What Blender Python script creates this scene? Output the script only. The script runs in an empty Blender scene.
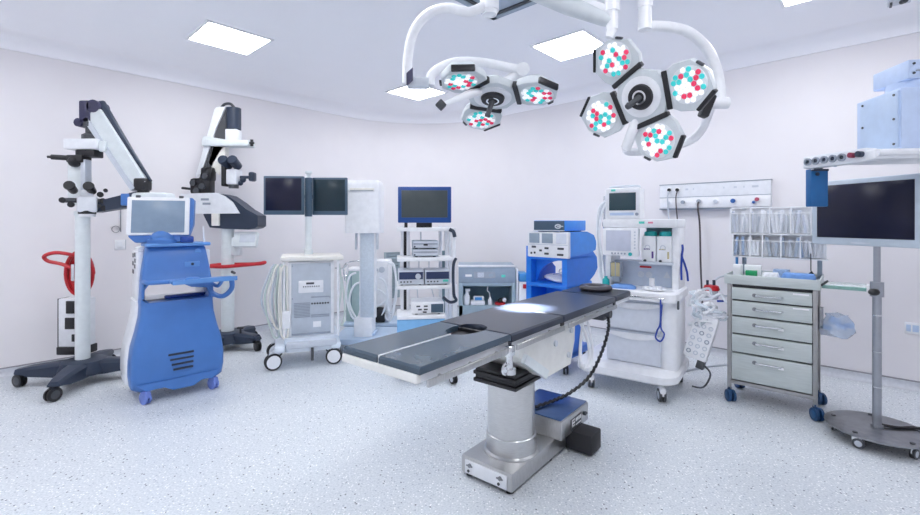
import bpy, bmesh, math, random
from mathutils import Matrix, Vector, Quaternion
random.seed(7)
R = math.radians
SC = bpy.context.scene
COL = SC.collection

# ------------------------------------------------------------------ camera, world, exposure
cam_data = bpy.data.cameras.new('camera')
cam = bpy.data.objects.new('camera', cam_data)
COL.objects.link(cam)
cam.location = (0, 0, 1.5)
cam.rotation_euler = (R(90), 0, 0)
cam_data.sensor_width = 36
cam_data.lens = 36 * 450 / 920
cam_data.shift_y = -35.5 / 920
cam_data.clip_start = 0.05
SC.camera = cam

world = bpy.data.worlds.new('world')
SC.world = world
world.use_nodes = True
world.node_tree.nodes['Background'].inputs[0].default_value = (0.85, 0.9, 1, 1)
world.node_tree.nodes['Background'].inputs[1].default_value = 0.3
vs = SC.view_settings
vs.view_transform = 'Standard'
vs.look = 'None'
vs.exposure = 0.42
vs.gamma = 1
vs.use_curve_mapping = False
PANEL_EMIT = 16.0
SC.cycles.max_bounces = 14
SC.cycles.diffuse_bounces = 12
SC.cycles.sample_clamp_indirect = 6
SC.cycles.caustics_reflective = False
SC.cycles.caustics_refractive = False


# ------------------------------------------------------------------ materials
MATS = {}


def mat(name, col, rough=0.45, metal=0.0, var=0.04, scale=18.0, emit=0.0, ecol=None, alpha=1.0, spec=0.5, bump=0.0,
        stretch=None, coat=0.0, trans=0.0):
    m = bpy.data.materials.new(name)
    m.use_nodes = True
    nt = m.node_tree
    b = nt.nodes['Principled BSDF']
    tc = nt.nodes.new('ShaderNodeTexCoord')
    src = tc.outputs['Object']
    if stretch:
        mp = nt.nodes.new('ShaderNodeMapping')
        mp.inputs['Scale'].default_value = stretch
        nt.links.new(src, mp.inputs['Vector'])
        src = mp.outputs['Vector']
    nz = nt.nodes.new('ShaderNodeTexNoise')
    nz.inputs['Scale'].default_value = scale
    nz.inputs['Detail'].default_value = 3
    nt.links.new(src, nz.inputs['Vector'])
    rp = nt.nodes.new('ShaderNodeValToRGB')
    lo = [max(0, c * (1 - var)) for c in col]
    hi = [min(1, c * (1 + var)) for c in col]
    rp.color_ramp.elements[0].color = (*lo, 1)
    rp.color_ramp.elements[1].color = (*hi, 1)
    rp.color_ramp.elements[0].position = 0.3
    rp.color_ramp.elements[1].position = 0.7
    nt.links.new(nz.outputs['Fac'], rp.inputs['Fac'])
    nt.links.new(rp.outputs['Color'], b.inputs['Base Color'])
    b.inputs['Roughness'].default_value = rough
    b.inputs['Metallic'].default_value = metal
    b.inputs['Specular IOR Level'].default_value = spec
    b.inputs['Alpha'].default_value = alpha
    b.inputs['Coat Weight'].default_value = coat
    b.inputs['Transmission Weight'].default_value = trans
    if emit:
        b.inputs['Emission Color'].default_value = (*(ecol or col), 1)
        b.inputs['Emission Strength'].default_value = emit
    if bump:
        bp = nt.nodes.new('ShaderNodeBump')
        bp.inputs['Strength'].default_value = bump
        bp.inputs['Distance'].default_value = 0.002
        nt.links.new(nz.outputs['Fac'], bp.inputs['Height'])
        nt.links.new(bp.outputs['Normal'], b.inputs['Normal'])
    MATS[name] = m
    return m


mat('wall', (0.81, 0.785, 0.80), 0.55, var=0.012, scale=3)
mat('ceiling', (0.95, 0.955, 0.985), 0.7, var=0.01, scale=2)
mat('cove', (0.95, 0.95, 0.975), 0.6, var=0.01, scale=2)
mat('base_vinyl', (0.60, 0.62, 0.66), 0.45, var=0.06, scale=40)
mat('base_seal', (0.30, 0.29, 0.31), 0.5)
mat('white', (0.84, 0.85, 0.87), 0.32)
mat('white_metal', (0.80, 0.82, 0.85), 0.28, coat=0.2)
mat('cream', (0.80, 0.78, 0.72), 0.4)
mat('off_white', (0.72, 0.77, 0.78), 0.35)
mat('light_grey', (0.58, 0.62, 0.68), 0.4)
mat('pale_blue', (0.50, 0.62, 0.80), 0.4)
mat('mid_grey', (0.32, 0.36, 0.42), 0.45)
mat('blue_grey', (0.42, 0.50, 0.60), 0.4)
mat('dark_grey', (0.06, 0.065, 0.075), 0.4)
mat('black', (0.012, 0.012, 0.015), 0.4)
mat('rubber', (0.02, 0.02, 0.024), 0.65)
mat('navy', (0.022, 0.035, 0.065), 0.42)
mat('navy_purple', (0.035, 0.035, 0.085), 0.38)
mat('cart_blue', (0.060, 0.185, 0.50), 0.36, var=0.05, scale=6)
mat('cart_blue_light', (0.11, 0.28, 0.62), 0.36)
mat('caster_blue', (0.16, 0.24, 0.62), 0.4)
mat('bright_blue', (0.015, 0.20, 0.75), 0.35)
mat('royal_blue', (0.01, 0.055, 0.30), 0.35)
mat('azure', (0.06, 0.28, 0.62), 0.4)
mat('teal', (0.02, 0.42, 0.42), 0.4)
mat('teal_grey', (0.17, 0.27, 0.31), 0.4)
mat('slate', (0.30, 0.37, 0.45), 0.4)
mat('wheel_blue', (0.012, 0.06, 0.16), 0.45)
mat('red', (0.50, 0.012, 0.02), 0.35)
mat('green', (0.0, 0.30, 0.10), 0.4)
mat('amber', (0.55, 0.48, 0.28), 0.25)
mat('purple', (0.10, 0.04, 0.25), 0.4)
mat('pale_green', (0.42, 0.55, 0.54), 0.25)
mat('steel', (0.62, 0.62, 0.62), 0.28, metal=1, var=0.08, scale=30, stretch=(1, 1, 12))
mat('steel_side', (0.55, 0.55, 0.55), 0.36, metal=1, var=0.1, scale=25, stretch=(12, 12, 1))
mat('steel_dark', (0.30, 0.31, 0.33), 0.34, metal=1, var=0.1, scale=25)
mat('chrome', (0.75, 0.76, 0.78), 0.12, metal=1, var=0.02)
mat('trolley_steel', (0.56, 0.61, 0.60), 0.42, metal=0.35, var=0.06, scale=8, stretch=(1, 1, 10))
mat('trolley_frame', (0.38, 0.38, 0.38), 0.35, metal=0.8, var=0.06)
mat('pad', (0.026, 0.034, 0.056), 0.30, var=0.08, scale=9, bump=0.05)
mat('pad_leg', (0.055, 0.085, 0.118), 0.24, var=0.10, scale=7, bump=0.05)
mat('gel', (0.05, 0.045, 0.055), 0.3)
mat('screen_black', (0.008, 0.009, 0.028), 0.22, spec=0.35, var=0.1, scale=3)
mat('screen_teal', (0.010, 0.028, 0.040), 0.25, spec=0.4, var=0.1, scale=3)
mat('screen_grey', (0.055, 0.07, 0.075), 0.3, spec=0.4)
mat('screen_blue', (0.22, 0.30, 0.40), 0.25, spec=0.5)
mat('screen_pale', (0.55, 0.58, 0.68), 0.3)
mat('bezel_blue', (0.006, 0.06, 0.26), 0.35)
mat('bezel_slate', (0.055, 0.10, 0.15), 0.4)
mat('bezel_silver', (0.50, 0.57, 0.64), 0.38)
mat('lamp_grey', (0.62, 0.66, 0.68), 0.38)
mat('lamp_white', (0.85, 0.86, 0.88), 0.3)
mat('plastic_clear', (0.85, 0.88, 0.92), 0.1, alpha=0.10)
mat('plastic_bag', (0.55, 0.68, 0.85), 0.15, alpha=0.45)
mat('glass_edge', (0.25, 0.48, 0.42), 0.1, alpha=0.75)
mat('glass_top', (0.70, 0.80, 0.80), 0.08, alpha=0.5)
mat('packet', (0.82, 0.84, 0.88), 0.35, var=0.12, scale=60)
mat('packet_blue', (0.30, 0.42, 0.62), 0.35, var=0.2, scale=60)
mat('blue_cloth', (0.16, 0.33, 0.70), 0.7, var=0.1, scale=25)
mat('panel_emit', (1, 1, 1), 0.5, emit=PANEL_EMIT, ecol=(0.965, 0.98, 1.0), var=0.0)
mat('led_white', (0.9, 0.92, 0.95), 0.2, emit=0.35, ecol=(1, 1, 1))
mat('led_teal', (0.05, 0.5, 0.5), 0.2, emit=0.25, ecol=(0.03, 0.75, 0.72))
mat('led_red', (0.6, 0.04, 0.1), 0.2, emit=0.3, ecol=(0.85, 0.03, 0.12))
mat('led_back', (0.75, 0.78, 0.80), 0.3)
mat('mark_white', (0.8, 0.8, 0.8), 0.5)
mat('mark_grey', (0.30, 0.34, 0.40), 0.5)
mat('navy_window', (0.02, 0.035, 0.10), 0.3)
mat('teal_lamp', (0.1, 0.6, 0.5), 0.3)

mat('blue_panel', (0.10, 0.17, 0.34), 0.3, metal=0.7, var=0.1, scale=20)
mat('cream_white', (0.78, 0.78, 0.75), 0.38)
mat('pale_white', (0.74, 0.80, 0.86), 0.35)
mat('panel_grey', (0.50, 0.55, 0.61), 0.42)
mat('pale_cable', (0.58, 0.66, 0.62), 0.45)
mat('column_grey', (0.60, 0.67, 0.74), 0.4, var=0.06, scale=50)
mat('pale_base', (0.45, 0.56, 0.70), 0.4)
mat('hose_white', (0.82, 0.85, 0.88), 0.35)
mat('azure_light', (0.20, 0.45, 0.75), 0.4)
mat('slate_panel', (0.34, 0.44, 0.50), 0.4)
mat('teal_deep', (0.22, 0.34, 0.38), 0.35)
mat('bright_blue_soft', (0.05, 0.28, 0.80), 0.35)
mat('light_panel', (0.70, 0.74, 0.82), 0.4)
mat('light_body', (0.70, 0.735, 0.80), 0.38)
mat('panel_blue_grey', (0.50, 0.57, 0.68), 0.35)
mat('teal_grey_light', (0.30, 0.46, 0.52), 0.4)
mat('pink', (0.75, 0.25, 0.35), 0.4)
mat('royal_cord', (0.01, 0.05, 0.35), 0.4)
mat('teal_screen', (0.03, 0.065, 0.08), 0.25, spec=0.4)
mat('plastic_tube', (0.75, 0.82, 0.88), 0.15, alpha=0.6)
mat('plastic_jar', (0.8, 0.85, 0.9), 0.1, alpha=0.5)
mat('wheel_hub', (0.02, 0.10, 0.25), 0.35)
mat('packet_pale', (0.66, 0.70, 0.80), 0.35, var=0.1, scale=60)
mat('pole_grey', (0.36, 0.38, 0.42), 0.35, metal=0.7, var=0.05)
mat('pendant_blue', (0.55, 0.66, 0.86), 0.4)
mat('red_dark', (0.25, 0.02, 0.06), 0.4)
mat('holder_blue', (0.01, 0.12, 0.33), 0.4)
mat('panel_white', (0.74, 0.76, 0.80), 0.4)
mat('azure_dark', (0.03, 0.12, 0.38), 0.4)
mat('red_soft', (0.45, 0.08, 0.14), 0.4)
mat('dark_brown', (0.08, 0.065, 0.07), 0.5)
mat('grille_grey', (0.36, 0.44, 0.48), 0.45)


def floor_material():
    m = bpy.data.materials.new('floor_terrazzo')
    m.use_nodes = True
    nt = m.node_tree
    N = nt.nodes
    L = nt.links
    b = N['Principled BSDF']
    tc = N.new('ShaderNodeTexCoord')

    def chips(scale, thresh, keep):
        v = N.new('ShaderNodeTexVoronoi')
        v.inputs['Scale'].default_value = scale
        L.new(tc.outputs['Object'], v.inputs['Vector'])
        a = N.new('ShaderNodeMath'); a.operation = 'LESS_THAN'
        a.inputs[1].default_value = thresh
        L.new(v.outputs['Distance'], a.inputs[0])
        s = N.new('ShaderNodeSeparateColor')
        L.new(v.outputs['Color'], s.inputs[0])
        k = N.new('ShaderNodeMath'); k.operation = 'LESS_THAN'
        k.inputs[1].default_value = keep
        L.new(s.outputs[0], k.inputs[0])
        p = N.new('ShaderNodeMath'); p.operation = 'MULTIPLY'
        L.new(a.outputs[0], p.inputs[0]); L.new(k.outputs[0], p.inputs[1])
        return p.outputs[0]

    nz = N.new('ShaderNodeTexNoise'); nz.inputs['Scale'].default_value = 90; nz.inputs['Detail'].default_value = 4
    L.new(tc.outputs['Object'], nz.inputs['Vector'])
    rp = N.new('ShaderNodeValToRGB')
    rp.color_ramp.elements[0].color = (0.545, 0.585, 0.62, 1)
    rp.color_ramp.elements[1].color = (0.70, 0.735, 0.765, 1)
    rp.color_ramp.elements[0].position = 0.35
    rp.color_ramp.elements[1].position = 0.62
    L.new(nz.outputs['Fac'], rp.inputs['Fac'])
    prev = rp.outputs['Color']
    for scale, th, keep, col in ((55, 0.28, 0.22, (0.42, 0.46, 0.52, 1)), (38, 0.20, 0.14, (0.10, 0.11, 0.14, 1)), (70, 0.33, 0.25, (0.93, 0.94, 0.95, 1)),
                                 (25, 0.12, 0.12, (0.08, 0.09, 0.12, 1))):
        c = chips(scale, th, keep)
        mx = N.new('ShaderNodeMix'); mx.data_type = 'RGBA'
        L.new(c, mx.inputs[0]); L.new(prev, mx.inputs[6])
        mx.inputs[7].default_value = col
        prev = mx.outputs[2]
    L.new(prev, b.inputs['Base Color'])
    b.inputs['Roughness'].default_value = 0.42
    b.inputs['Specular IOR Level'].default_value = 0.35
    MATS['floor'] = m


floor_material()


# ------------------------------------------------------------------ mesh builder
class M:
    def __init__(s, xf=None):
        s.bm = bmesh.new()
        s.xf = xf or Matrix.Identity(4)

    def _v(s, p):
        return s.bm.verts.new(s.xf @ Vector(p))

    def _f(s, vs_, smooth=False):
        try:
            f = s.bm.faces.new(vs_)
            f.smooth = smooth
            return f
        except ValueError:
            return None

    def bx(s, x0, x1, y0, y1, z0, z1, bev=0.0, seg=2, rot=None):
        c = Vector(((x0 + x1) / 2, (y0 + y1) / 2, (z0 + z1) / 2))
        d = (abs(x1 - x0), abs(y1 - y0), abs(z1 - z0))
        t = bmesh.new()
        bmesh.ops.create_cube(t, size=1.0)
        for v in t.verts:
            v.co = Vector((v.co.x * d[0], v.co.y * d[1], v.co.z * d[2]))
        bev = min(bev, min(d) * 0.49)
        if bev > 0:
            bmesh.ops.bevel(t, geom=list(t.edges), offset=bev, segments=seg, profile=0.5, affect='EDGES')
        mt = s.xf @ Matrix.Translation(c)
        if rot is not None:
            mt = mt @ rot
        mp = {}
        for v in t.verts:
            mp[v] = s.bm.verts.new(mt @ v.co)
        for f in t.faces:
            s._f([mp[v] for v in f.verts])
        t.free()
        return s

    def cyl(s, p0, p1, r0, r1=None, n=16, cap=True):
        r1 = r0 if r1 is None else r1
        p0 = Vector(p0); p1 = Vector(p1)
        q = (p1 - p0).to_track_quat('Z', 'Y')
        a = []; b = []
        for i in range(n):
            t = 2 * math.pi * i / n
            o = q @ Vector((math.cos(t), math.sin(t), 0))
            a.append(s._v(p0 + o * r0)); b.append(s._v(p1 + o * r1))
        for i in range(n):
            j = (i + 1) % n
            s._f([a[i], a[j], b[j], b[i]], True)
        if cap:
            s._f(a[::-1]); s._f(b)
        return s

    def ring(s, p0, p1, ro, ri, n=24):
        p0 = Vector(p0); p1 = Vector(p1)
        q = (p1 - p0).to_track_quat('Z', 'Y')
        rows = [[], [], [], []]
        for i in range(n):
            t = 2 * math.pi * i / n
            o = q @ Vector((math.cos(t), math.sin(t), 0))
            for k, (p, r_) in enumerate(((p0, ro), (p1, ro), (p1, ri), (p0, ri))):
                rows[k].append(s._v(p + o * r_))
        for k in range(4):
            a, b = rows[k], rows[(k + 1) % 4]
            for i in range(n):
                j = (i + 1) % n
                s._f([a[i], a[j], b[j], b[i]], k in (0, 2))
        return s

    def tube(s, pts, r, n=8, closed=False, sub=0, flat=1.0):
        pts = [Vector(p) for p in pts]
        if sub:
            if isinstance(r, (list, tuple)):
                r = [r[i] + (r[i + 1] - r[i]) * j / sub for i in range(len(r) - 1) for j in range(sub)] + [r[-1]]
            pts = spline(pts, sub, closed)
        k = len(pts)
        rings = []
        up = None
        for i in range(k):
            if closed:
                d = pts[(i + 1) % k] - pts[i - 1]
            else:
                d = pts[min(i + 1, k - 1)] - pts[max(i - 1, 0)]
            d.normalize()
            if up is None:
                up = Vector((0, 0, 1)) if abs(d.z) < 0.9 else Vector((1, 0, 0))
            sx = d.cross(up).normalized()
            up = sx.cross(d).normalized()
            rr = r[i] if isinstance(r, (list, tuple)) else r
            rings.append([s._v(pts[i] + (sx * math.cos(2 * math.pi * j / n) + up * flat * math.sin(2 * math.pi * j / n)) * rr)
                          for j in range(n)])
        for i in range(k if closed else k - 1):
            a, b = rings[i], rings[(i + 1) % k]
            for j in range(n):
                jj = (j + 1) % n
                s._f([a[j], b[j], b[jj], a[jj]], True)
        if not closed:
            s._f(rings[0]); s._f(rings[-1][::-1])
        return s

    def prism(s, poly, axis, a0, a1, smooth=False):
        def pt(p, a):
            if axis == 'y':
                return (p[0], a, p[1])
            if axis == 'x':
                return (a, p[0], p[1])
            return (p[0], p[1], a)
        A = [s._v(pt(p, a0)) for p in poly]
        B = [s._v(pt(p, a1)) for p in poly]
        n = len(poly)
        fs = [s._f(A), s._f(B[::-1])]
        for i in range(n):
            j = (i + 1) % n
            fs.append(s._f([A[i], B[i], B[j], A[j]], smooth))
        bmesh.ops.recalc_face_normals(s.bm, faces=[f for f in fs if f])
        return s

    def loft(s, rings, smooth=True, cap=True):
        V = [[s._v(p) for p in rg] for rg in rings]
        n = len(V[0])
        fs = []
        for a, b in zip(V, V[1:]):
            for i in range(n):
                j = (i + 1) % n
                fs.append(s._f([a[i], a[j], b[j], b[i]], smooth))
        if cap:
            fs.append(s._f(V[0][::-1])); fs.append(s._f(V[-1]))
        bmesh.ops.recalc_face_normals(s.bm, faces=[f for f in fs if f])
        return s

    def lathe(s, prof, c=(0, 0), n=28):
        rings = []
        for r_, z in prof:
            rings.append([(c[0] + max(r_, 1e-4) * math.cos(2 * math.pi * i / n), c[1] + max(r_, 1e-4) * math.sin(2 * math.pi * i / n), z)
                          for i in range(n)])
        V = [[s._v(p) for p in rg] for rg in rings]
        for k, (a, b) in enumerate(zip(V, V[1:])):
            flat = abs(prof[k][1] - prof[k + 1][1]) < 1e-5
            for i in range(n):
                j = (i + 1) % n
                s._f([a[i], a[j], b[j], b[i]], not flat)
        s._f(V[0][::-1]); s._f(V[-1])
        return s

    def ball(s, c, r, n=14, sq=(1, 1, 1)):
        rows = []
        h = n // 2
        for i in range(1, h):
            t = math.pi * i / h
            rows.append([s._v((c[0] + r * sq[0] * math.sin(t) * math.cos(2 * math.pi * j / n),
                               c[1] + r * sq[1] * math.sin(t) * math.sin(2 * math.pi * j / n), c[2] - r * sq[2] * math.cos(t))) for j in range(n)])
        a = s._v((c[0], c[1], c[2] - r * sq[2])); b = s._v((c[0], c[1], c[2] + r * sq[2]))
        for j in range(n):
            jj = (j + 1) % n
            s._f([a, rows[0][jj], rows[0][j]], True)
            s._f([b, rows[-1][j], rows[-1][jj]], True)
            for p, q in zip(rows, rows[1:]):
                s._f([p[j], p[jj], q[jj], q[j]], True)
        return s

    def torus(s, c, R_, r_, n=32, k=10, sq=1.0, rot=None):
        q = rot or Matrix.Identity(3)
        pts = [Vector(c) + q @ Vector((R_ * math.cos(2 * math.pi * i / n), R_ * sq * math.sin(2 * math.pi * i / n), 0)) for i in range(n)]
        return s.tube(pts, r_, k, closed=True)


def spline(pts, sub, closed=False):
    out = []
    k = len(pts)
    rng = range(k if closed else k - 1)
    for i in rng:
        p1 = pts[i]; p2 = pts[(i + 1) % k]
        p0 = pts[i - 1] if (i > 0 or closed) else p1
        p3 = pts[(i + 2) % k] if (i + 2 < k or closed) else p2
        for j in range(sub):
            t = j / sub
            out.append(0.5 * ((2 * p1) + (p2 - p0) * t + (2 * p0 - 5 * p1 + 4 * p2 - p3) * t * t + (3 * p1 - p0 - 3 * p2 + p3) * t ** 3))
    if not closed:
        out.append(pts[-1])
    return out


def rrect(x0, x1, y0, y1, r, z, n=5):
    pts = []
    for cx, cy, a in ((x1 - r, y1 - r, 0), (x0 + r, y1 - r, 90), (x0 + r, y0 + r, 180), (x1 - r, y0 + r, 270)):
        for i in range(n + 1):
            t = R(a + 90 * i / n)
            pts.append((cx + r * math.cos(t), cy + r * math.sin(t), z))
    return pts


def rpoly(x0, x1, y0, y1, r, n=4):
    return [(p[0], p[1]) for p in rrect(x0, x1, y0, y1, r, 0, n)]


def thing(name, label, cat, x=0, y=0, z=0, deg=0, group=None):
    o = bpy.data.objects.new(name, None)
    COL.objects.link(o)
    o.empty_display_size = 0.1
    o.location = (x, y, z)
    o.rotation_euler = (0, 0, R(deg))
    o['label'] = label
    o['category'] = cat
    if group:
        o['group'] = group
    return o


def part(parent, name, material, m, label=None, kind=None):
    me = bpy.data.meshes.new(name)
    m.bm.to_mesh(me)
    m.bm.free()
    me.set_sharp_from_angle(angle=R(38))
    me.materials.append(MATS[material])
    o = bpy.data.objects.new(name, me)
    COL.objects.link(o)
    if parent is not None:
        o.parent = parent
    if label:
        o['label'] = label
    if kind:
        o['kind'] = kind
    return o


def one(name, label, cat, material, m, x=0, y=0, z=0, deg=0, group=None):
    o = part(None, name, material, m)
    o.location = (x, y, z)
    o.rotation_euler = (0, 0, R(deg))
    o['label'] = label
    o['category'] = cat
    if group:
        o['group'] = group
    return o


def struct(name, material, m):
    return part(None, name, material, m, kind='structure')


def pb(parent, name, material, x0, x1, y0, y1, z0, z1, bev=0.0, label=None):
    return part(parent, name, material, M().bx(x0, x1, y0, y1, z0, z1, bev), label)


def twin(o, parent, loc=(0, 0, 0), rz=None):
    c = o.copy()
    COL.objects.link(c)
    c.parent = parent
    c.location = loc
    if rz is not None:
        c.rotation_euler = (0, 0, R(rz))
    for ch in list(o.children):
        d = ch.copy()
        COL.objects.link(d)
        d.parent = c
    return c


CASTERS = {}


def caster(parent, x, y, r=0.05, w=0.022, tyre='rubber', hub='light_grey', fork='dark_grey', yaw=0, top=0.03, style='twin', hubr=0.62):
    """fork mesh with wheel + hub sub-parts; wheel axis along local x before yaw"""
    key = (r, w, tyre, hub, fork, top, style, hubr)
    if key in CASTERS:
        return twin(CASTERS[key], parent, (x, y, 0), yaw)
    off = 0.018
    m = M()
    m.cyl((0, 0, 2 * r + top * 0.2), (0, 0, 2 * r + top), r * 0.32, n=12)
    m.bx(-w * 0.4, w * 0.4, -off - r * 0.5, r * 0.55, r * 1.1, 2 * r + top * 0.35, 0.008)
    if style == 'cover':
        m.bx(-w * 1.15, w * 1.15, -off - r * 0.9, r * 0.45, r * 0.95, 2 * r + top * 0.3, 0.012)
    f = part(parent, 'caster', fork, m)
    for k in (-1, 1):
        a = (k * w * 0.35, -off, r); b = (k * w * 1.25, -off, r)
        part(f, 'wheel', tyre, M().cyl(a, (k * w * 1.15, -off, r), r, n=20).cyl((k * w * 1.15, -off, r), b, r, r * 0.88, n=20))
        part(f, 'hub', hub, M().cyl(b, (k * w * 1.32, -off, r), r * hubr, r * (hubr - 0.12), n=16))
    f.location = (x, y, 0)
    f.rotation_euler = (0, 0, R(yaw))
    CASTERS[key] = f
    return f


def basis(z, x_hint=(1, 0, 0), loc=(0, 0, 0)):
    z = Vector(z).normalized()
    x = Vector(x_hint)
    x = (x - z * x.dot(z)).normalized()
    y = z.cross(x)
    m = Matrix((x, y, z)).transposed().to_4x4()
    m.translation = Vector(loc)
    return m


# ------------------------------------------------------------------ the room
# room frame: u runs along the left wall towards the far corner, w along the right wall towards the viewer
A1 = R(47.2)
DU = Vector((math.cos(A1), math.sin(A1)))             # along left wall, away from viewer
DW = Vector((math.sin(A1), -math.cos(A1)))            # along right wall, towards viewer
LP = Vector((-4.452, 4.355))
RP = Vector((4.083, 3.994))
# corner = LP + a*DU = RP - b*DW
det = DU.x * DW.y - DU.y * DW.x
dd = RP - LP
a_ = (dd.x * DW.y - dd.y * DW.x) / det
CR = LP + DU * a_
LEN_U, LEN_W = 7.9, 8.3                               # room size along left wall and along right wall
ZC, ZH = 3.19, 3.34
RF = 1.7


def room(s, t):
    """s metres from the far corner along the left wall, t metres along the right wall"""
    p = CR - DU * s + DW * t
    return p


def room_path(off, seg=48):
    """inner wall outline from left-near corner, along left wall, round the far corner, along right wall; off = inward offset"""
    pts = [room(LEN_U, off)]
    r_ = RF - off
    for i in range(seg + 1):
        t = R(90) * i / seg
        s_ = RF - r_ * math.sin(t)
        w_ = RF - r_ * math.cos(t)
        pts.append(room(s_, w_))
    pts.append(room(off, LEN_W))
    return pts


def strip(m, pts, profile_pts, smooth=True):
    """sweep: profile_pts is a list of (offset, z); pts is a function of the offset"""
    rows = []
    for off, z in profile_pts:
        rows.append([m._v((p.x, p.y, z)) for p in pts(off)])
    for a, b in zip(rows, rows[1:]):
        for i in range(len(a) - 1):
            m._f([a[i], a[i + 1], b[i + 1], b[i]], smooth)


def wall_mesh(pa, pb_, z0, z1, th=0.12):
    m = M()
    d = (pb_ - pa).normalized()
    n = Vector((-d.y, d.x)) * th
    q = [pa, pb_, pb_ + n, pa + n]
    m.prism([(p.x, p.y) for p in q], 'z', z0, z1)
    return m


struct('floor', 'floor', M().prism([tuple(room(-0.2, -0.2)), tuple(room(LEN_U + 0.2, -0.2)), tuple(room(LEN_U + 0.2, LEN_W + 0.2)),
                                    tuple(room(-0.2, LEN_W + 0.2))], 'z', -0.12, 0))
struct('ceiling', 'ceiling', M().prism([tuple(room(-0.2, -0.2)), tuple(room(LEN_U + 0.2, -0.2)), tuple(room(LEN_U + 0.2, LEN_W + 0.2)),
                                        tuple(room(-0.2, LEN_W + 0.2))], 'z', ZH, ZH + 0.12))
struct('wall_left', 'wall', wall_mesh(room(LEN_U, 0), room(RF, 0), 0, ZH))
struct('wall_right', 'wall', wall_mesh(room(0, RF), room(0, LEN_W), 0, ZH))
struct('wall_rear_left', 'wall', wall_mesh(room(LEN_U, LEN_W), room(LEN_U, 0), 0, ZH))
struct('wall_rear_right', 'wall', wall_mesh(room(0, LEN_W), room(LEN_U, LEN_W), 0, ZH))
m = M()
arc = room_path(0)[1:-1]
arc_out = room_path(-0.12)[1:-1]
for ring_, sm in ((arc, True), (arc_out, False)):
    lo_ = [m._v((p.x, p.y, 0)) for p in ring_]
    hi_ = [m._v((p.x, p.y, ZH)) for p in ring_]
    for i in range(len(ring_) - 1):
        m._f([lo_[i], lo_[i + 1], hi_[i + 1], hi_[i]], sm)
struct('wall_corner', 'wall', m)
m = M()
strip(m, room_path, [(0.0, ZC - 0.005), (0.022, ZC - 0.005), (0.022, ZC + 0.006)] +
      [(0.022 + 0.15 * (1 - math.cos(R(90) * i / 8)), ZC + 0.006 + (ZH - ZC - 0.006) * math.sin(R(90) * i / 8)) for i in range(1, 9)])
struct('trim_1', 'cove', m)
m = M()
strip(m, room_path, [(0.06, 0.001), (0.035, 0.004), (0.016, 0.018), (0.008, 0.04), (0.006, 0.075)])
struct('baseboard_left', 'base_vinyl', m)
m = M()
strip(m, room_path, [(0.010, 0.074), (0.010, 0.083), (0.0, 0.085)])
struct('trim_2', 'base_seal', m)


def on_left(s, off, z):
    p = room(s, off)
    return (p.x, p.y, z)


# ceiling light panels (room grid; unseen rearmost row added to brighten the rear)
def ceiling_light(cx, cy, label):
    t = thing('ceiling_light', label, 'light', cx, cy, ZH, 47.2, 'recessed ceiling light panels')
    m = M()
    a, b = 0.31, 0.285
    for x0, x1, y0, y1 in ((-a, a, -a, -b), (-a, a, b, a), (-a, -b, -b, b), (b, a, -b, b)):
        m.bx(x0, x1, y0, y1, -0.014, 0.0)
    part(t, 'frame', 'white', m)
    pb(t, 'diffuser', 'panel_emit', -b, b, -b, b, -0.008, -0.001)
    return t


P00 = Vector((-2.75, 4.50)) + (DU + DW) * 0.31
LIGHTS = {
    (0, 0): 'square ceiling light panel nearest the left wall above the blue screen cart',
    (1, 0): 'square ceiling light panel behind the smaller surgical lamp near the far corner',
    (1, 1): 'square ceiling light panel behind the large surgical lamp heads',
    (1, 2): 'square ceiling light panel at the top edge of the picture on the right',
}
for i in (-2, -1, 0, 1):
    for j in (0, 1, 2):
        p = P00 + DU * (2.5 * i) + DW * (2.42 * j)
        if (i, j) == (1, 2):
            p = Vector((2.84, 3.78)) - DU * 0.31 + DW * 0.2
        ceiling_light(p.x, p.y, LIGHTS.get((i, j), 'square ceiling light panel above the viewer, %s row, %s column' % (('added rearmost', 'second', 'third', 'far')[i + 2], ('left', 'middle', 'right')[j])))

# laminar air diffuser in the ceiling
far = Vector((0.30, 4.03))
t = thing('ceiling_air_diffuser', 'large grey framed air diffuser in the ceiling above the lamp arms', 'vent', 0, 0, ZH)
ctr = far - DU * 0.9 + DW * 0.0
xf = Matrix.Translation((far.x, far.y, 0)) @ Matrix.Rotation(A1, 4, 'Z')
# local: +x = DU, +y = -DW
SZ = 1.3
m = M(xf)
for x0, x1, y0, y1 in ((-0.05, 0, -SZ, 0), (-SZ, -SZ + 0.05, -SZ, 0), (-SZ, 0, -0.05, 0), (-SZ, 0, -SZ, -SZ + 0.05)):
    m.bx(x0, x1, y0, y1, -0.035, 0)
part(t, 'frame', 'slate', m)
m = M(xf)
for x0, x1, y0, y1 in ((-0.075, -0.05, -SZ + .05, -0.05), (-SZ + 0.05, -SZ + 0.075, -SZ + .05, -0.05), (-SZ + .05, -0.05, -0.075, -0.05), (-SZ + .05, -.05, -SZ + .05, -SZ + 0.075)):
    m.bx(x0, x1, y0, y1, -0.028, 0)
part(t, 'seal', 'dark_grey', m)
part(t, 'grille', 'blue_grey', M(xf).bx(-SZ + 0.075, -0.075, -SZ + 0.075, -0.075, -0.012, 0))

# small ceiling camera at the upper right
t = thing('ceiling_camera', 'small grey camera fixed to the ceiling in the upper right corner', 'camera', 3.60, 3.70, ZH, -40)
pb(t, 'mount', 'light_grey', -0.06, 0.08, -0.06, 0.06, -0.04, 0, 0.008)
part(t, 'lens', 'dark_grey', M().cyl((0.02, -0.03, -0.05), (0.04, -0.08, -0.06), 0.018))
part(t, 'bracket', 'dark_grey', M().bx(-0.05, -0.035, -0.05, 0.02, -0.06, -0.03))


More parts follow.
